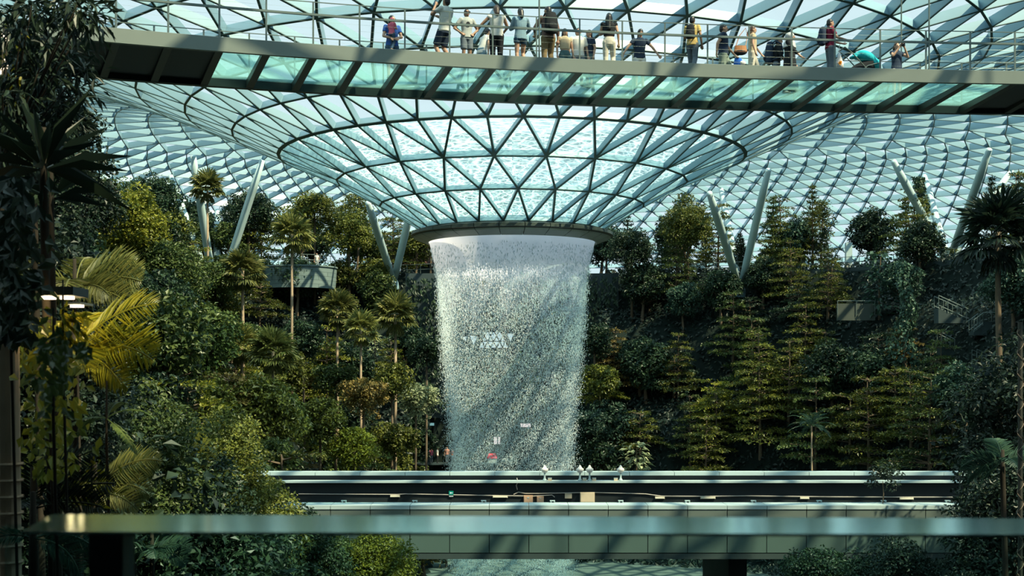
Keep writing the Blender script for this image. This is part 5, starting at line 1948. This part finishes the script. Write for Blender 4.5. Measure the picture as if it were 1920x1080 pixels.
def blob(mb, name, material, parent, voxel=.014, smooth=4):
    """fuse overlapping closed shapes into one continuous skin"""
    me = mb.mesh(name + '_raw')
    o = bpy.data.objects.new('tmp', me)
    COL.objects.link(o)
    r = o.modifiers.new('r', 'REMESH'); r.mode = 'VOXEL'; r.voxel_size = voxel; r.adaptivity = 0
    s = o.modifiers.new('s', 'SMOOTH'); s.factor = .5; s.iterations = smooth
    dg = bpy.context.evaluated_depsgraph_get()
    m2 = bpy.data.meshes.new_from_object(o.evaluated_get(dg))
    m2.name = name
    bpy.data.objects.remove(o)
    bpy.data.meshes.remove(me)
    m2.materials.clear()
    return link(name, m2, material, parent, smooth=True)


def capsule(mb, a, ra, b, rb, flat=False):
    a = Vector(a); b = Vector(b)
    d = (b - a)
    if d.length < 1e-5: d = Vector((0, 0, 1e-3))
    t = d.normalized()
    pts, rs = [], []
    if not flat:
        for k in (1.0, .8, .45): pts.append(a - t * ra * k); rs.append(max(.001, ra * math.sqrt(max(0, 1 - k * k))))
    pts += [a, b]; rs += [ra, rb]
    if not flat:
        for k in (.45, .8, 1.0): pts.append(b + t * rb * k); rs.append(max(.001, rb * math.sqrt(max(0, 1 - k * k))))
    mb.tube(pts, rs, 12)


def loft(mb, secs, n=16):
    """closed body of ellipses (centre, rx, ry, axis up)"""
    base = len(mb.v)
    for c, rx, ry, R in secs:
        for k in range(n):
            a = 2 * PI * k / n
            p = R @ Vector((rx * math.cos(a), ry * math.sin(a), 0))
            mb.v.append(tuple(Vector(c) + p))
    for i in range(len(secs) - 1):
        for k in range(n):
            a = base + i * n + k; b = base + i * n + (k + 1) % n
            mb.f.append((a, b, b + n, a + n))
    mb.f.append(tuple(base + k for k in range(n))[::-1])
    e = base + (len(secs) - 1) * n
    mb.f.append(tuple(e + k for k in range(n)))


def rx(a): return Matrix.Rotation(a, 3, 'X')


ARMS = {  # elbow, wrist relative to the upright frame for the right-hand side (+x), facing -y
    'down': ((.25, .02, 1.12), (.27, -.05, .87)),
    'hips': ((.36, .06, 1.14), (.19, -.05, .99)),
    'rail': ((.30, -.12, 1.16), (.22, -.36, 1.05)),
    'photo': ((.27, -.20, 1.24), (.09, -.28, 1.50)),
    'chest': ((.25, -.10, 1.13), (.06, -.24, 1.22)),
    'spread': ((.36, -.06, 1.20), (.52, -.16, .98)),
    'push': ((.24, -.12, 1.14), (.20, -.42, 1.08)),
    'swing_f': ((.24, -.12, 1.13), (.24, -.28, .93)),
    'swing_b': ((.24, .14, 1.13), (.25, .16, .88)),
    'hold': ((.25, -.06, 1.12), (-.02, -.25, 1.02)),
    'bag': ((.24, .0, 1.12), (.25, -.10, .88)),
}
LEGS = {  # knee, ankle, for each side relative to the hip column
    'stand': (((.0, -.02, .49), (.0, .0, .08)), ((.0, -.02, .49), (.0, .0, .08))),
    'walk': (((.0, -.16, .52), (.0, -.24, .10)), ((.0, .03, .49), (.0, .27, .15))),
    'wide': (((.06, -.03, .49), (.10, .0, .08)), ((.06, -.03, .49), (.10, .0, .08))),
    'bent': (((.0, -.20, .52), (.0, .0, .10)), ((.0, -.12, .50), (.0, .14, .12))),
    'rest': (((.0, -.03, .49), (.0, .0, .08)), ((.02, -.16, .50), (.03, .02, .08))),
}


def person(px, u, head, H, label, top, bottom, hair=('short', HAIR_BLACK), arms=('down', 'down'), legs='stand', lean=0.0, shoe=None, skin=SKIN, turn=0.0, build=1.0,
           loc=None, sleeve=.55, voxel=.014, extras=None, nod=0.0, group=None):
    """head = heading in degrees: 0 faces the viewer, 90 faces right, 180 faces away"""
    if loc is None:
        X = b_x_at(px, u)
        p = b_pt(X, u, ZF + .005)
        bridge_turn = math.degrees(math.atan2(b_n(X).y, b_n(X).x)) - 90
    else:
        p = Vector(loc); bridge_turn = 0
    t = thing('person', label, 'person', p, math.radians(head + bridge_turn), group)
    s = H / 1.70
    t.scale = (s * (build ** .5), s * (build ** .5), s)
    HIP = Vector((0, 0, .92))
    Rl = rx(lean)   # positive leans forward (towards -y)

    def up(v):      # upper-body frame
        return HIP + Rl @ (Vector(v) - HIP)
    tw = Matrix.Rotation(math.radians(turn), 3, 'Z')
    A = []
    for side, name in ((1, arms[0]), (-1, arms[1])):
        e, w = ARMS[name]
        A.append((side, up((side * .175, .0, 1.39)), up((side * e[0], e[1], e[2])), up((side * w[0], w[1], w[2]))))
    Lg = []
    for side, (kn, an) in zip((1, -1), LEGS[legs]):
        h = Vector((side * .09, 0, .90))
        k_ = Vector((side * (.095 + kn[0]), kn[1], kn[2])); a_ = Vector((side * (.095 + an[0]), an[1], an[2]))
        Lg.append((side, h, k_, a_))
    neck = up((0, .005, 1.45)); hc = up((0, -.015, 1.59))
    Rh = Rl @ tw @ rx(nod)
    # --- body: one skin
    mb = MB()
    Id = Rl
    loft(mb, [(HIP + Vector((0, 0, -.10)), .10, .08, Matrix.Identity(3)), (HIP, .155, .105, Matrix.Identity(3)), (up((0, 0, 1.06)), .125, .09, Id), (up((0, 0, 1.22)), .145, .10, Id), (up((0, 0, 1.36)), .155, .095, Id), (up((0, 0, 1.43)), .10, .07, Id), (up((0, 0, 1.47)), .055, .055, Id)])
    capsule(mb, up((0, .005, 1.42)), .056, hc, .05)
    mb.ball(hc, (.074, .092, .108), 16, 12, Rh)
    mb.ball(hc + Rh @ Vector((0, -.035, -.06)), (.055, .055, .055), 12, 8, Rh)
    capsule(mb, hc + Rh @ Vector((0, -.085, .005)), .011, hc + Rh @ Vector((0, -.105, -.028)), .015)
    for sd in (1, -1):
        mb.ball(hc + Rh @ Vector((sd * .076, .01, -.005)), (.012, .022, .032), 8, 6, Rh)
    for side, sh, el, wr in A:
        capsule(mb, sh, .054, el, .040); capsule(mb, el, .040, wr, .028)
        d = (wr - el).normalized()
        q = Rl @ Vector((-side * .35, -1, 0)); q = (q - d * q.dot(d)).normalized()
        palm = wr + d * .075
        sd = d.cross(q).normalized()
        capsule(mb, wr, .026, palm, .030)
        capsule(mb, wr + d * .04 + sd * .02, .02, palm + sd * .018, .018); capsule(mb, wr + d * .04 - sd * .02, .02, palm - sd * .018, .018)
        for f, (o, ln) in enumerate(((-.033, .065), (-.011, .078), (.011, .072), (.033, .056))):
            b0 = palm + sd * o; b1 = b0 + d * ln * .55 + q * .008; b2 = b1 + d * ln * .35 + q * .03
            capsule(mb, b0, .0105, b1, .0098); capsule(mb, b1, .0098, b2, .0085)
        th = wr + d * .03 + sd * (-.03)
        capsule(mb, th, .013, th + d * .035 - sd * .025 + q * .012, .011); capsule(mb, th + d * .035 - sd * .025 + q * .012, .011, th + d * .065 - sd * .025 + q * .025, .0095)
    for side, h, k_, a_ in Lg:
        capsule(mb, h, .088, k_, .056)
        calf = k_.lerp(a_, .35) + Vector((0, .012, 0))
        capsule(mb, k_, .054, calf, .054); capsule(mb, calf, .054, a_, .037)
        capsule(mb, a_ + Vector((0, .02, -.045)), .035, a_ + Vector((side * .015, -.14, -.055)), .026)
    blob(mb, 'body', skin, t, voxel, 3)
    # eyes and mouth
    for sd in (1, -1):
        mb = MB(); mb.ball(hc + Rh @ Vector((sd * .03, -.086, .012)), (.014, .008, .008), 8, 6); mb.build('eye', EYE, t)
    mb = MB(); mb.ball(hc + Rh @ Vector((0, -.090, -.062)), (.022, .008, .006), 8, 6); mb.build('mouth', mat('lips', (.30, .10, .09), .5), t)
    # --- hair
    hk, hm = hair
    if hk != 'none':
        mb = MB()
        c = hc + Rh @ Vector((0, .018, .024))
        mb.ball(c, (.083, .094, .104), 16, 10, Rh)
        mb.ball(hc + Rh @ Vector((0, .055, -.02)), (.076, .06, .09), 12, 8, Rh)
        if hk in ('long', 'tail', 'bob'):
            ln = {'long': .34, 'tail': .24, 'bob': .14}[hk]
            wd = {'long': .075, 'tail': .04, 'bob': .078}[hk]
            a = hc + Rh @ Vector((0, .07, 0)); b = up((0, .125, 1.59 - ln)) if lean < .5 else hc + Vector((0, .02, -ln))
            capsule(mb, a, wd, b, wd * .75)
            if hk == 'long':
                for sd in (1, -1):
                    capsule(mb, hc + Rh @ Vector((sd * .062, .02, 0)), .035, up((sd * .085, .02, 1.36)), .035)
        blob(mb, 'hair', hm, t, max(voxel, .014), 2)
    # --- top
    tk, tm = top
    if tk != 'none':
        mb = MB()
        g = .022
        z0 = {'shirt': .86, 'crop': 1.0, 'jacket': .84, 'robe': .50}[tk]
        secs = []
        if z0 < .92:
            secs.append((Vector((0, 0, z0)), .165 + g, .115 + g, Matrix.Identity(3)))
        secs += [(HIP + Vector((0, 0, .02)), .155 + g, .105 + g, Matrix.Identity(3)), (up((0, 0, 1.06)), .132 + g, .097 + g, Id), (up((0, 0, 1.22)), .150 + g, .105 + g, Id), (up((0, 0, 1.36)), .165 + g, .10 + g, Id), (up((0, 0, 1.44)), .10 + g, .07 + g, Id), (up((0, 0, 1.475)), .062 + g * .4, .062 + g * .4, Id)]
        if z0 >= 1.0: secs = secs[1:]
        loft(mb, secs)
        if sleeve > 0:
            for side, sh, el, wr in A:
                if sleeve <= 1:
                    capsule(mb, sh, .066, sh.lerp(el, sleeve), .062, flat=True)
                else:
                    capsule(mb, sh, .066, el, .052); capsule(mb, el, .052, el.lerp(wr, sleeve - 1), .042, flat=True)
                mb.ball(sh, .068, 10, 8)
        blob(mb, 'jacket' if tk == 'jacket' else 'shirt', tm, t, max(voxel, .014), 2)
    # --- bottom
    bk_, bm_ = bottom
    mb = MB()
    if bk_ in ('trousers', 'shorts', 'hotpants', 'wide_trousers'):
        loft(mb, [(HIP + Vector((0, 0, -.12)), .15, .115, Matrix.Identity(3)), (HIP, .172, .122, Matrix.Identity(3)), (HIP + Vector((0, 0, .11)), .148, .108, Matrix.Identity(3))])
        for side, h, k_, a_ in Lg:
            h = h + Vector((0, 0, -.02))
            if bk_ == 'trousers':
                capsule(mb, h, .104, k_, .074); capsule(mb, k_, .074, a_ + Vector((0, 0, -.02)), .058, flat=True)
            elif bk_ == 'wide_trousers':
                capsule(mb, h, .108, k_, .10); capsule(mb, k_, .10, a_ + Vector((0, 0, -.02)), .12, flat=True)
            elif bk_ == 'shorts':
                capsule(mb, h, .108, h.lerp(k_, .9), .092, flat=True)
            else:
                capsule(mb, h, .106, h.lerp(k_, .35), .098, flat=True)
        blob(mb, {'trousers': 'trousers', 'wide_trousers': 'trousers'}.get(bk_, 'shorts'), bm_, t, max(voxel, .014), 2)
    elif bk_ in ('skirt', 'robe'):
        zl = .34 if bk_ == 'skirt' else .06
        off = (Lg[0][3] + Lg[1][3]) * .5
        loft(mb, [(Vector((off.x, off.y, zl)), .25, .20, Matrix.Identity(3)), (Vector((off.x * .6, off.y * .5, .55)), .215, .165, Matrix.Identity(3)), (HIP, .185, .135, Matrix.Identity(3)), (HIP + Vector((0, 0, .12)), .15, .11, Matrix.Identity(3))])
        blob(mb, 'skirt' if bk_ == 'skirt' else 'robe', bm_, t, max(voxel, .014), 2)
    # --- shoes
    for side, h, k_, a_ in Lg:
        mb = MB()
        capsule(mb, a_ + Vector((0, .03, -.045)), .042, a_ + Vector((side * .015, -.155, -.052)), .034)
        blob(mb, 'shoe', shoe or mat('shoe_dark', (.03, .03, .035), .6), t, .014, 1)
    t['_f'] = 1
    del t['_f']
    t.update_tag()
    bpy.context.view_layer.update()
    return t, up, A, hc


def backpack(t, up, col, label, scale=1.0):
    """worn on the back: soft rounded box with pocket and straps"""
    b = t.matrix_world @ up((0, .21, 1.22))
    o = thing('backpack', label, 'backpack', b, t.rotation_euler.z)
    k = t.scale.z * scale
    mb = MB()
    loft(mb, [(Vector((0, .02, -.26)) * k, .15 * k, .09 * k, Matrix.Identity(3)), (Vector((0, .02, -.1)) * k, .17 * k, .115 * k, Matrix.Identity(3)), (Vector((0, .01, .12)) * k, .16 * k, .10 * k, Matrix.Identity(3)), (Vector((0, 0, .25)) * k, .11 * k, .07 * k, Matrix.Identity(3))])
    blob(mb, 'body', col, o, .018, 4)
    mb = MB(); mb.ball(Vector((0, .115, -.11)) * k, (.11 * k, .05 * k, .10 * k), 12, 8); mb.build('pocket', col, o, smooth=True)
    for s in (1, -1):
        mb = MB()
        mb.tube([Vector((s * .09, -.06, .2)) * k, Vector((s * .10, -.13, .25)) * k, Vector((s * .11, -.27, .16)) * k, Vector((s * .12, -.30, .0)) * k, Vector((s * .13, -.22, -.16)) * k, Vector((s * .11, -.06, -.2)) * k], .02 * k, 6)
        mb.build('strap', col, o)
    return o


def P_w(t, v): return t.matrix_world @ v


WHITE = cloth('white', (.62, .62, .58)); GREY = cloth('grey', (.34, .37, .36)); NAVY = cloth('navy', (.025, .04, .07)); BLACK = cloth('black', (.015, .018, .022)); KHAKI = cloth('khaki', (.20, .15, .08))
DENIM = cloth('denim', (.16, .26, .33)); BEIGE_C = cloth('beige', (.46, .38, .26)); STONEC = cloth('stone', (.55, .52, .44)); BLUE = cloth('blue', (.03, .09, .32)); PINK = cloth('pink', (.55, .12, .18)); MAROON = cloth('maroon', (.20, .02, .05))
GREEN_G = cloth('grey_green', (.17, .22, .19)); BROWN = cloth('brown', (.13, .085, .075)); STRIPE = cloth('striped', (.52, .54, .50), .25, 14); TEAL_G = cloth('teal_grey', (.07, .13, .14)); YELLOW = cloth('mustard', (.48, .36, .14), .5, 22)
SLATE = cloth('slate', (.12, .15, .18)); DEN_D = cloth('dark_denim', (.04, .08, .13)); TURQ = cloth('turquoise', (.02, .36, .42), .2, 6); GRAYS = cloth('silver_grey', (.42, .45, .46)); RUSTB = mat('tan_leather', (.34, .14, .05), .5, 0, .15, 6)
SAND = mat('shoe_tan', (.22, .16, .11), .6)
N, FR = .85, 3.35

t1, up1, A1, h1 = person(735, 2.8, 5, 1.74, 'man in a blue t-shirt hugging a child in a pink cap', ('shirt', BLUE), ('shorts', DEN_D), arms=('hold', 'hold'), turn=35, shoe=BLACK, skin=SKIN)
# child he carries
p = P_w(t1, up1((.05, -.24, .93)))
tc_, upc, Ac, hcx = person(0, 0, 150, .92, 'small child in a pink cap held on the arm of the man in blue', ('shirt', PINK), ('trousers', DEN_D), arms=('chest', 'chest'), legs='bent', loc=(p.x - .12, p.y, p.z - .25), skin=SKIN, hair=('short', HAIR_BLACK), shoe=SAND)
mb = MB(); mb.ball(hcx + Vector((0, .01, .05)), (.098, .11, .085), 14, 8); mb.box((hcx.x - .07, hcx.y - .19, hcx.z + .035), (hcx.x + .07, hcx.y - .06, hcx.z + .05)); mb.build('cap', PINK, tc_, smooth=True)
person(833, .85, 215, 1.86, 'man in a striped t-shirt and navy shorts with hands at his face', ('shirt', STRIPE), ('shorts', NAVY), arms=('photo', 'chest'), legs='bent', lean=-.12, skin=SKIN_D)
tb, upb, Ab, hb = person(875, .8, 8, 1.56, 'boy in a grey printed t-shirt and dark shorts with hands on hips', ('shirt', GREY), ('shorts', SLATE), arms=('hips', 'hips'), skin=SKIN_D)
mb = MB(); mb.box((hb.x - .075, hb.y - .105, hb.z + .0), (hb.x - .008, hb.y - .088, hb.z + .03)); mb.box((hb.x + .008, hb.y - .105, hb.z), (hb.x + .075, hb.y - .088, hb.z + .03)); mb.box((hb.x - .08, hb.y - .1, hb.z + .018), (hb.x + .08, hb.y - .09, hb.z + .028)); mb.build('sunglasses', EYE, tb)
q = upb((0, -.135, 1.24)); mb = MB(); mb.ball(q, (.065, .012, .075), 12, 8); mb.build('shirt_print', BLACK, tb)
person(903, 2.75, 120, 1.60, 'person in a white t-shirt and jeans bending beside the woman in black trousers', ('shirt', WHITE), ('trousers', DENIM), arms=('chest', 'down'), legs='walk', lean=.35, skin=SKIN)
person(931, .75, 178, 1.70, 'woman in a pale sleeveless top and black trousers seen from behind', ('shirt', WHITE), ('trousers', BLACK), hair=('bob', HAIR_BROWN), arms=('spread', 'rail'), sleeve=.12, skin=SKIN_D, build=1.15)
person(976, .8, 185, 1.68, 'woman with black hair in a denim jacket and denim shorts', ('jacket', DENIM), ('hotpants', DEN_D), hair=('bob', HAIR_BLACK), arms=('chest', 'rail'), legs='rest', sleeve=1.5, skin=SKIN)
t7, up7, _, _ = person(1028, .85, 188, 1.78, 'man in a brown shirt and khaki trousers wearing a black backpack', ('shirt', BROWN), ('trousers', KHAKI), arms=('rail', 'down'), legs='rest', lean=.05, sleeve=1.6, turn=25, skin=SKIN, build=1.1)
backpack(t7, up7, BLACK, 'black backpack worn by the man in brown', 1.08)
t8, up8, A8, _ = person(1059, 2.5, 12, 1.58, 'woman with very long hair in a beige top and wide grey trousers, smiling', ('crop', BEIGE_C), ('wide_trousers', TEAL_G), hair=('long', HAIR_BLACK), sleeve=.3, arms=('down', 'down'), skin=SKIN)
person(1084, 2.6, 0, 1.63, 'man in a white shirt between the long-haired woman and the woman in navy', ('shirt', WHITE), ('shorts', SLATE), arms=('down', 'down'), sleeve=.8, skin=SKIN, build=1.15)
person(1105, 2.7, -65, 1.62, 'woman in a navy top and long dark skirt turned to the left', ('shirt', NAVY), ('skirt', TEAL_G), hair=('tail', HAIR_BLACK), arms=('down', 'down'), sleeve=.6, skin=SKIN)
person(1142, .8, 168, 1.66, 'woman with long black hair in a black top and stone trousers', ('crop', BLACK), ('trousers', STONEC), hair=('long', HAIR_BLACK), arms=('chest', 'down'), legs='rest', sleeve=.2, skin=SKIN)
person(1199, 2.7, 0, 1.68, 'woman in a navy t-shirt and white shorts with arms spread and head bowed', ('shirt', NAVY), ('shorts', WHITE), hair=('bob', HAIR_BLACK), arms=('spread', 'spread'), legs='stand', lean=.15, nod=.5, skin=SKIN)
t13, up13, _, _ = person(1298, .6, 150, 1.62, 'person in a mustard patterned top and dark trousers with a dark shoulder pack', ('shirt', YELLOW), ('trousers', SLATE), arms=('chest', 'down'), legs='walk', skin=SKIN_D)
backpack(t13, up13, BLACK, 'dark pack on the back of the person in mustard', .8)
t14, up14, A14, _ = person(1356, 2.0, 75, 1.76, 'balding man in a navy t-shirt and grey-green shorts walking right', ('shirt', NAVY), ('shorts', GREEN_G), arms=('swing_f', 'swing_b'), legs='walk', skin=SKIN, build=1.25, shoe=SAND)
w = P_w(t14, A14[0][3])
o = thing('carrier_bag', 'blue and white carrier bag held by the balding man', 'bag', (w.x + .12, w.y, w.z - .42))
mb = MB(); loft(mb, [(Vector((0, 0, 0)), .15, .06, Matrix.Identity(3)), (Vector((0, 0, .2)), .14, .05, Matrix.Identity(3)), (Vector((-.02, 0, .32)), .09, .02, Matrix.Identity(3))], 10); mb.build('body', cloth('bag_blue', (.03, .14, .55)), o, smooth=True)
mb = MB(); mb.ball((.11, -.03, .17), (.09, .06, .07), 10, 8); mb.build('white_corner', cloth('bag_white', (.75, .75, .75)), o, smooth=True)
mb = MB(); mb.tube([(-.06, 0, .3), (-.10, 0, .42), (-.04, 0, .3)], .008, 5); mb.build('handle', cloth('bag_white', (.75, .75, .75)), o)
t15, up15, A15, _ = person(1411, 1.4, 80, 1.60, 'woman in a beige top and beige trousers walking right with a tan shoulder bag', ('shirt', BEIGE_C), ('trousers', STONEC), hair=('bob', HAIR_BROWN), arms=('swing_f', 'down'), legs='walk', sleeve=.4, skin=SKIN)
w = P_w(t15, up15((-.10, .30, .98)))
o = thing('shoulder_bag', 'tan leather shoulder bag with a dark base hanging behind the woman in beige', 'bag', (w.x - .1, w.y - .2, w.z - .2))
mb = MB(); loft(mb, [(Vector((0, 0, .08)), .19, .07, Matrix.Identity(3)), (Vector((0, 0, .26)), .16, .05, Matrix.Identity(3))], 14); mb.build('body', RUSTB, o)
mb = MB(); mb.ball((0, 0, .09), (.19, .07, .10), 14, 8); mb.build('base', BLACK, o, smooth=True)
mb = MB(); mb.tube([(-.13, 0, .25), (-.02, .05, .55), (.16, .1, .78), (.22, .1, .55), (.14, 0, .25)], .012, 5); mb.build('strap', RUSTB, o)
t16, up16, _, _ = person(1455, 2.9, 70, 1.66, 'person in dark clothes with a dark blue backpack walking beside the veiled woman', ('shirt', BLACK), ('trousers', SLATE), arms=('down', 'swing_f'), legs='walk', sleeve=1.6, lean=.12, skin=SKIN, shoe=cloth('shoe_light', (.5, .5, .5)))
backpack(t16, up16, NAVY, 'dark blue backpack of the person in dark clothes', 1.25)
t17, up17, _, h17 = person(1481, 2.35, 60, 1.66, 'woman in a long black robe and silver-grey headscarf', ('robe', BLACK), ('robe', BLACK), hair=('none', HAIR_BLACK), arms=('down', 'swing_f'), legs='stand', sleeve=1.7, skin=SKIN, build=1.7)
mb = MB()
mb.ball(h17 + Vector((0, .02, .015)), (.098, .11, .118), 14, 10)
loft(mb, [(up17((0, .01, 1.24)), .20, .155, Matrix.Identity(3)), (up17((0, .01, 1.40)), .17, .13, Matrix.Identity(3)), (up17((0, .01, 1.52)), .085, .09, Matrix.Identity(3))])
blob(mb, 'headscarf', GRAYS, t17, .014, 3)
t18, up18, A18, _ = person(1556, .65, 90, 1.68, 'person in a maroon t-shirt and dark trousers pushing the pushchair', ('shirt', MAROON), ('trousers', SLATE), hair=('short', HAIR_BLACK), arms=('push', 'push'), sleeve=.7, skin=SKIN)
backpack(t18, up18, NAVY, 'navy backpack worn by the person pushing the pushchair', 1.0)
t20, up20, _, _ = person(1681, 3.2, 15, 1.64, 'woman in a navy top and white shorts raising a camera to her face', ('shirt', NAVY), ('shorts', WHITE), hair=('bob', HAIR_BROWN), arms=('photo', 'photo'), legs='stand', sleeve=.4, skin=SKIN)
w = P_w(t20, up20((0, -.33, 1.57)))
o = thing('camera', 'small dark camera held up by the woman in white shorts', 'camera', w, t20.rotation_euler.z)
mb = MB(); mb.box((-.06, -.02, -.04), (.06, .02, .04)); mb.build('body', BLACK, o)
mb = MB(); mb.tube([(0, -.02, 0), (0, -.06, 0)], .03, 10); mb.build('lens', EYE, o)
w = P_w(t20, up20((.17, .05, .92)))
o = thing('red_cloth', 'red cloth tied at the waist of the woman with the camera', 'cloth', (w.x, w.y, w.z - .25))
mb = MB(); loft(mb, [(Vector((.03, 0, 0)), .07, .03, Matrix.Identity(3)), (Vector((.02, 0, .15)), .06, .04, Matrix.Identity(3)), (Vector((-.02, 0, .27)), .035, .03, Matrix.Identity(3))], 10); mb.build('body', PINK, o, smooth=True)

# pushchair with a turquoise hood, and the carrier bag on its handle
X = b_x_at(1618, 1.4); p = b_pt(X, 1.4, ZF)
pc = thing('pushchair', 'pushchair with a turquoise fabric hood and black seat on the sky bridge', 'pushchair', p, .12)
mb = MB()
for y in (-.24, .24):
    mb.tube([(-.62, y, 1.02), (-.40, y, .86), (.28, y, .16)], .016, 6)
    mb.tube([(-.42, y, .12), (.05, y, .52), (.42, y, .62)], .014, 6)
    mb.tube([(-.42, y, .12), (.28, y, .14)], .012, 6)
mb.tube([(-.62, -.24, 1.02), (-.62, .24, 1.02)], .02, 8)
mb.build('frame', RAILM, pc)
mb = MB()
loft(mb, [(Vector((-.16, 0, .32)), .30, .22, Matrix.Identity(3)), (Vector((-.02, 0, .46)), .40, .23, Matrix.Identity(3)), (Vector((.10, 0, .60)), .32, .22, Matrix.Identity(3)), (Vector((.2, 0, .70)), .2, .2, Matrix.Identity(3))], 14)
blob(mb, 'seat', BLACK, pc, .02, 3)
mb = MB()
mb.ball((.10, 0, .80), (.32, .26, .17), 16, 10, Matrix.Rotation(.45, 3, 'Y')); mb.ball((.34, 0, .62), (.19, .25, .15), 14, 8, Matrix.Rotation(.9, 3, 'Y')); mb.ball((-.10, .05, .85), (.20, .2, .11), 14, 8); mb.ball((-.28, .02, .80), (.10, .18, .05), 12, 8)
blob(mb, 'hood', TURQ, pc, .02, 2)
for x in (-.42, .30):
    for y in (-.25, .25):
        mb = MB(); mb.tube([(x, y - .02, .105), (x, y + .02, .105)], .10, 16)
        w_ = mb.build('wheel', BLACK, pc)
        mb = MB(); mb.tube([(x, y - .025, .105), (x, y + .025, .105)], .04, 10); mb.build('hub', RAILM, w_)
X = b_x_at(1578, .7); p = b_pt(X, .9, ZF + .41)
o = thing('carrier_bag', 'white carrier bag with an orange emblem hanging from the pushchair handle', 'bag', p)
mb = MB(); loft(mb, [(Vector((0, 0, 0)), .12, .06, Matrix.Identity(3)), (Vector((0, 0, .18)), .11, .07, Matrix.Identity(3)), (Vector((0, 0, .33)), .055, .03, Matrix.Identity(3)), (Vector((0, 0, .46)), .02, .015, Matrix.Identity(3))], 14); mb.build('body', cloth('bag_white', (.75, .75, .75)), o, smooth=True)
mb = MB(); OR = cloth('orange', (.72, .25, .02)); mb.cbox((0, -.072, .15), (.10, .012, .035)); mb.cbox((0, -.072, .15), (.035, .012, .12)); mb.cbox((.03, -.070, .19), (.04, .012, .04)); mb.build('emblem', OR, o)
mb = MB(); mb.tube([(0, 0, .44), (.0, .02, .62), (.02, .04, .70)], .01, 5); mb.build('handle', cloth('bag_white', (.75, .75, .75)), o)

# people far away
for (px, py, Y, H, h_, top, bot, lab) in [
        (809, 866, 142.6, 1.6, 20, ('shirt', PINK), ('trousers', SLATE), 'far person in a red top at the left of the small shop front'),
        (820, 868, 142.4, 1.65, 80, ('shirt', WHITE), ('trousers', BLACK), 'far person in a white top with a bag before the small shop front'),
        (838, 866, 142.6, 1.75, 0, ('shirt', cloth('salmon', (.6, .28, .2))), ('trousers', SLATE), 'far person in a salmon top in the middle of the shop front'),
        (848, 866, 142.8, 1.5, -40, ('shirt', cloth('rust', (.45, .18, .08))), ('trousers', SLATE), 'far person in a rusty orange top nearest the falling water'),
        (594, 506, 141.0, 1.7, 0, ('shirt', WHITE), ('trousers', GREY), 'far person in white standing on the curved stone balcony'),
        (568, 506, 141.5, 1.7, 30, ('shirt', GREY), ('trousers', SLATE), 'far person in grey standing on the curved stone balcony'),
]:
    p = at(px, py, Y)
    z = -9.6 if py > 800 else at(560, 503, 141).z - .1
    person(0, 0, h_, H, lab, top, bot, loc=(p.x, p.y, z), voxel=.03)
for px, Y, H, top, lab in [(1329, 118, 1.65, ('shirt', cloth('rose', (.5, .22, .26))), 'person in a rose top on the plaza under the train bridge'), (1346, 119, 1.7, ('shirt', GREY), 'person in grey on the plaza under the train bridge')]:
    p = at(px, 700, Y)
    person(0, 0, 40, H, lab, top, ('trousers', BLACK), loc=(p.x, p.y, float(ground_z(p.x, p.y))), voxel=.03)
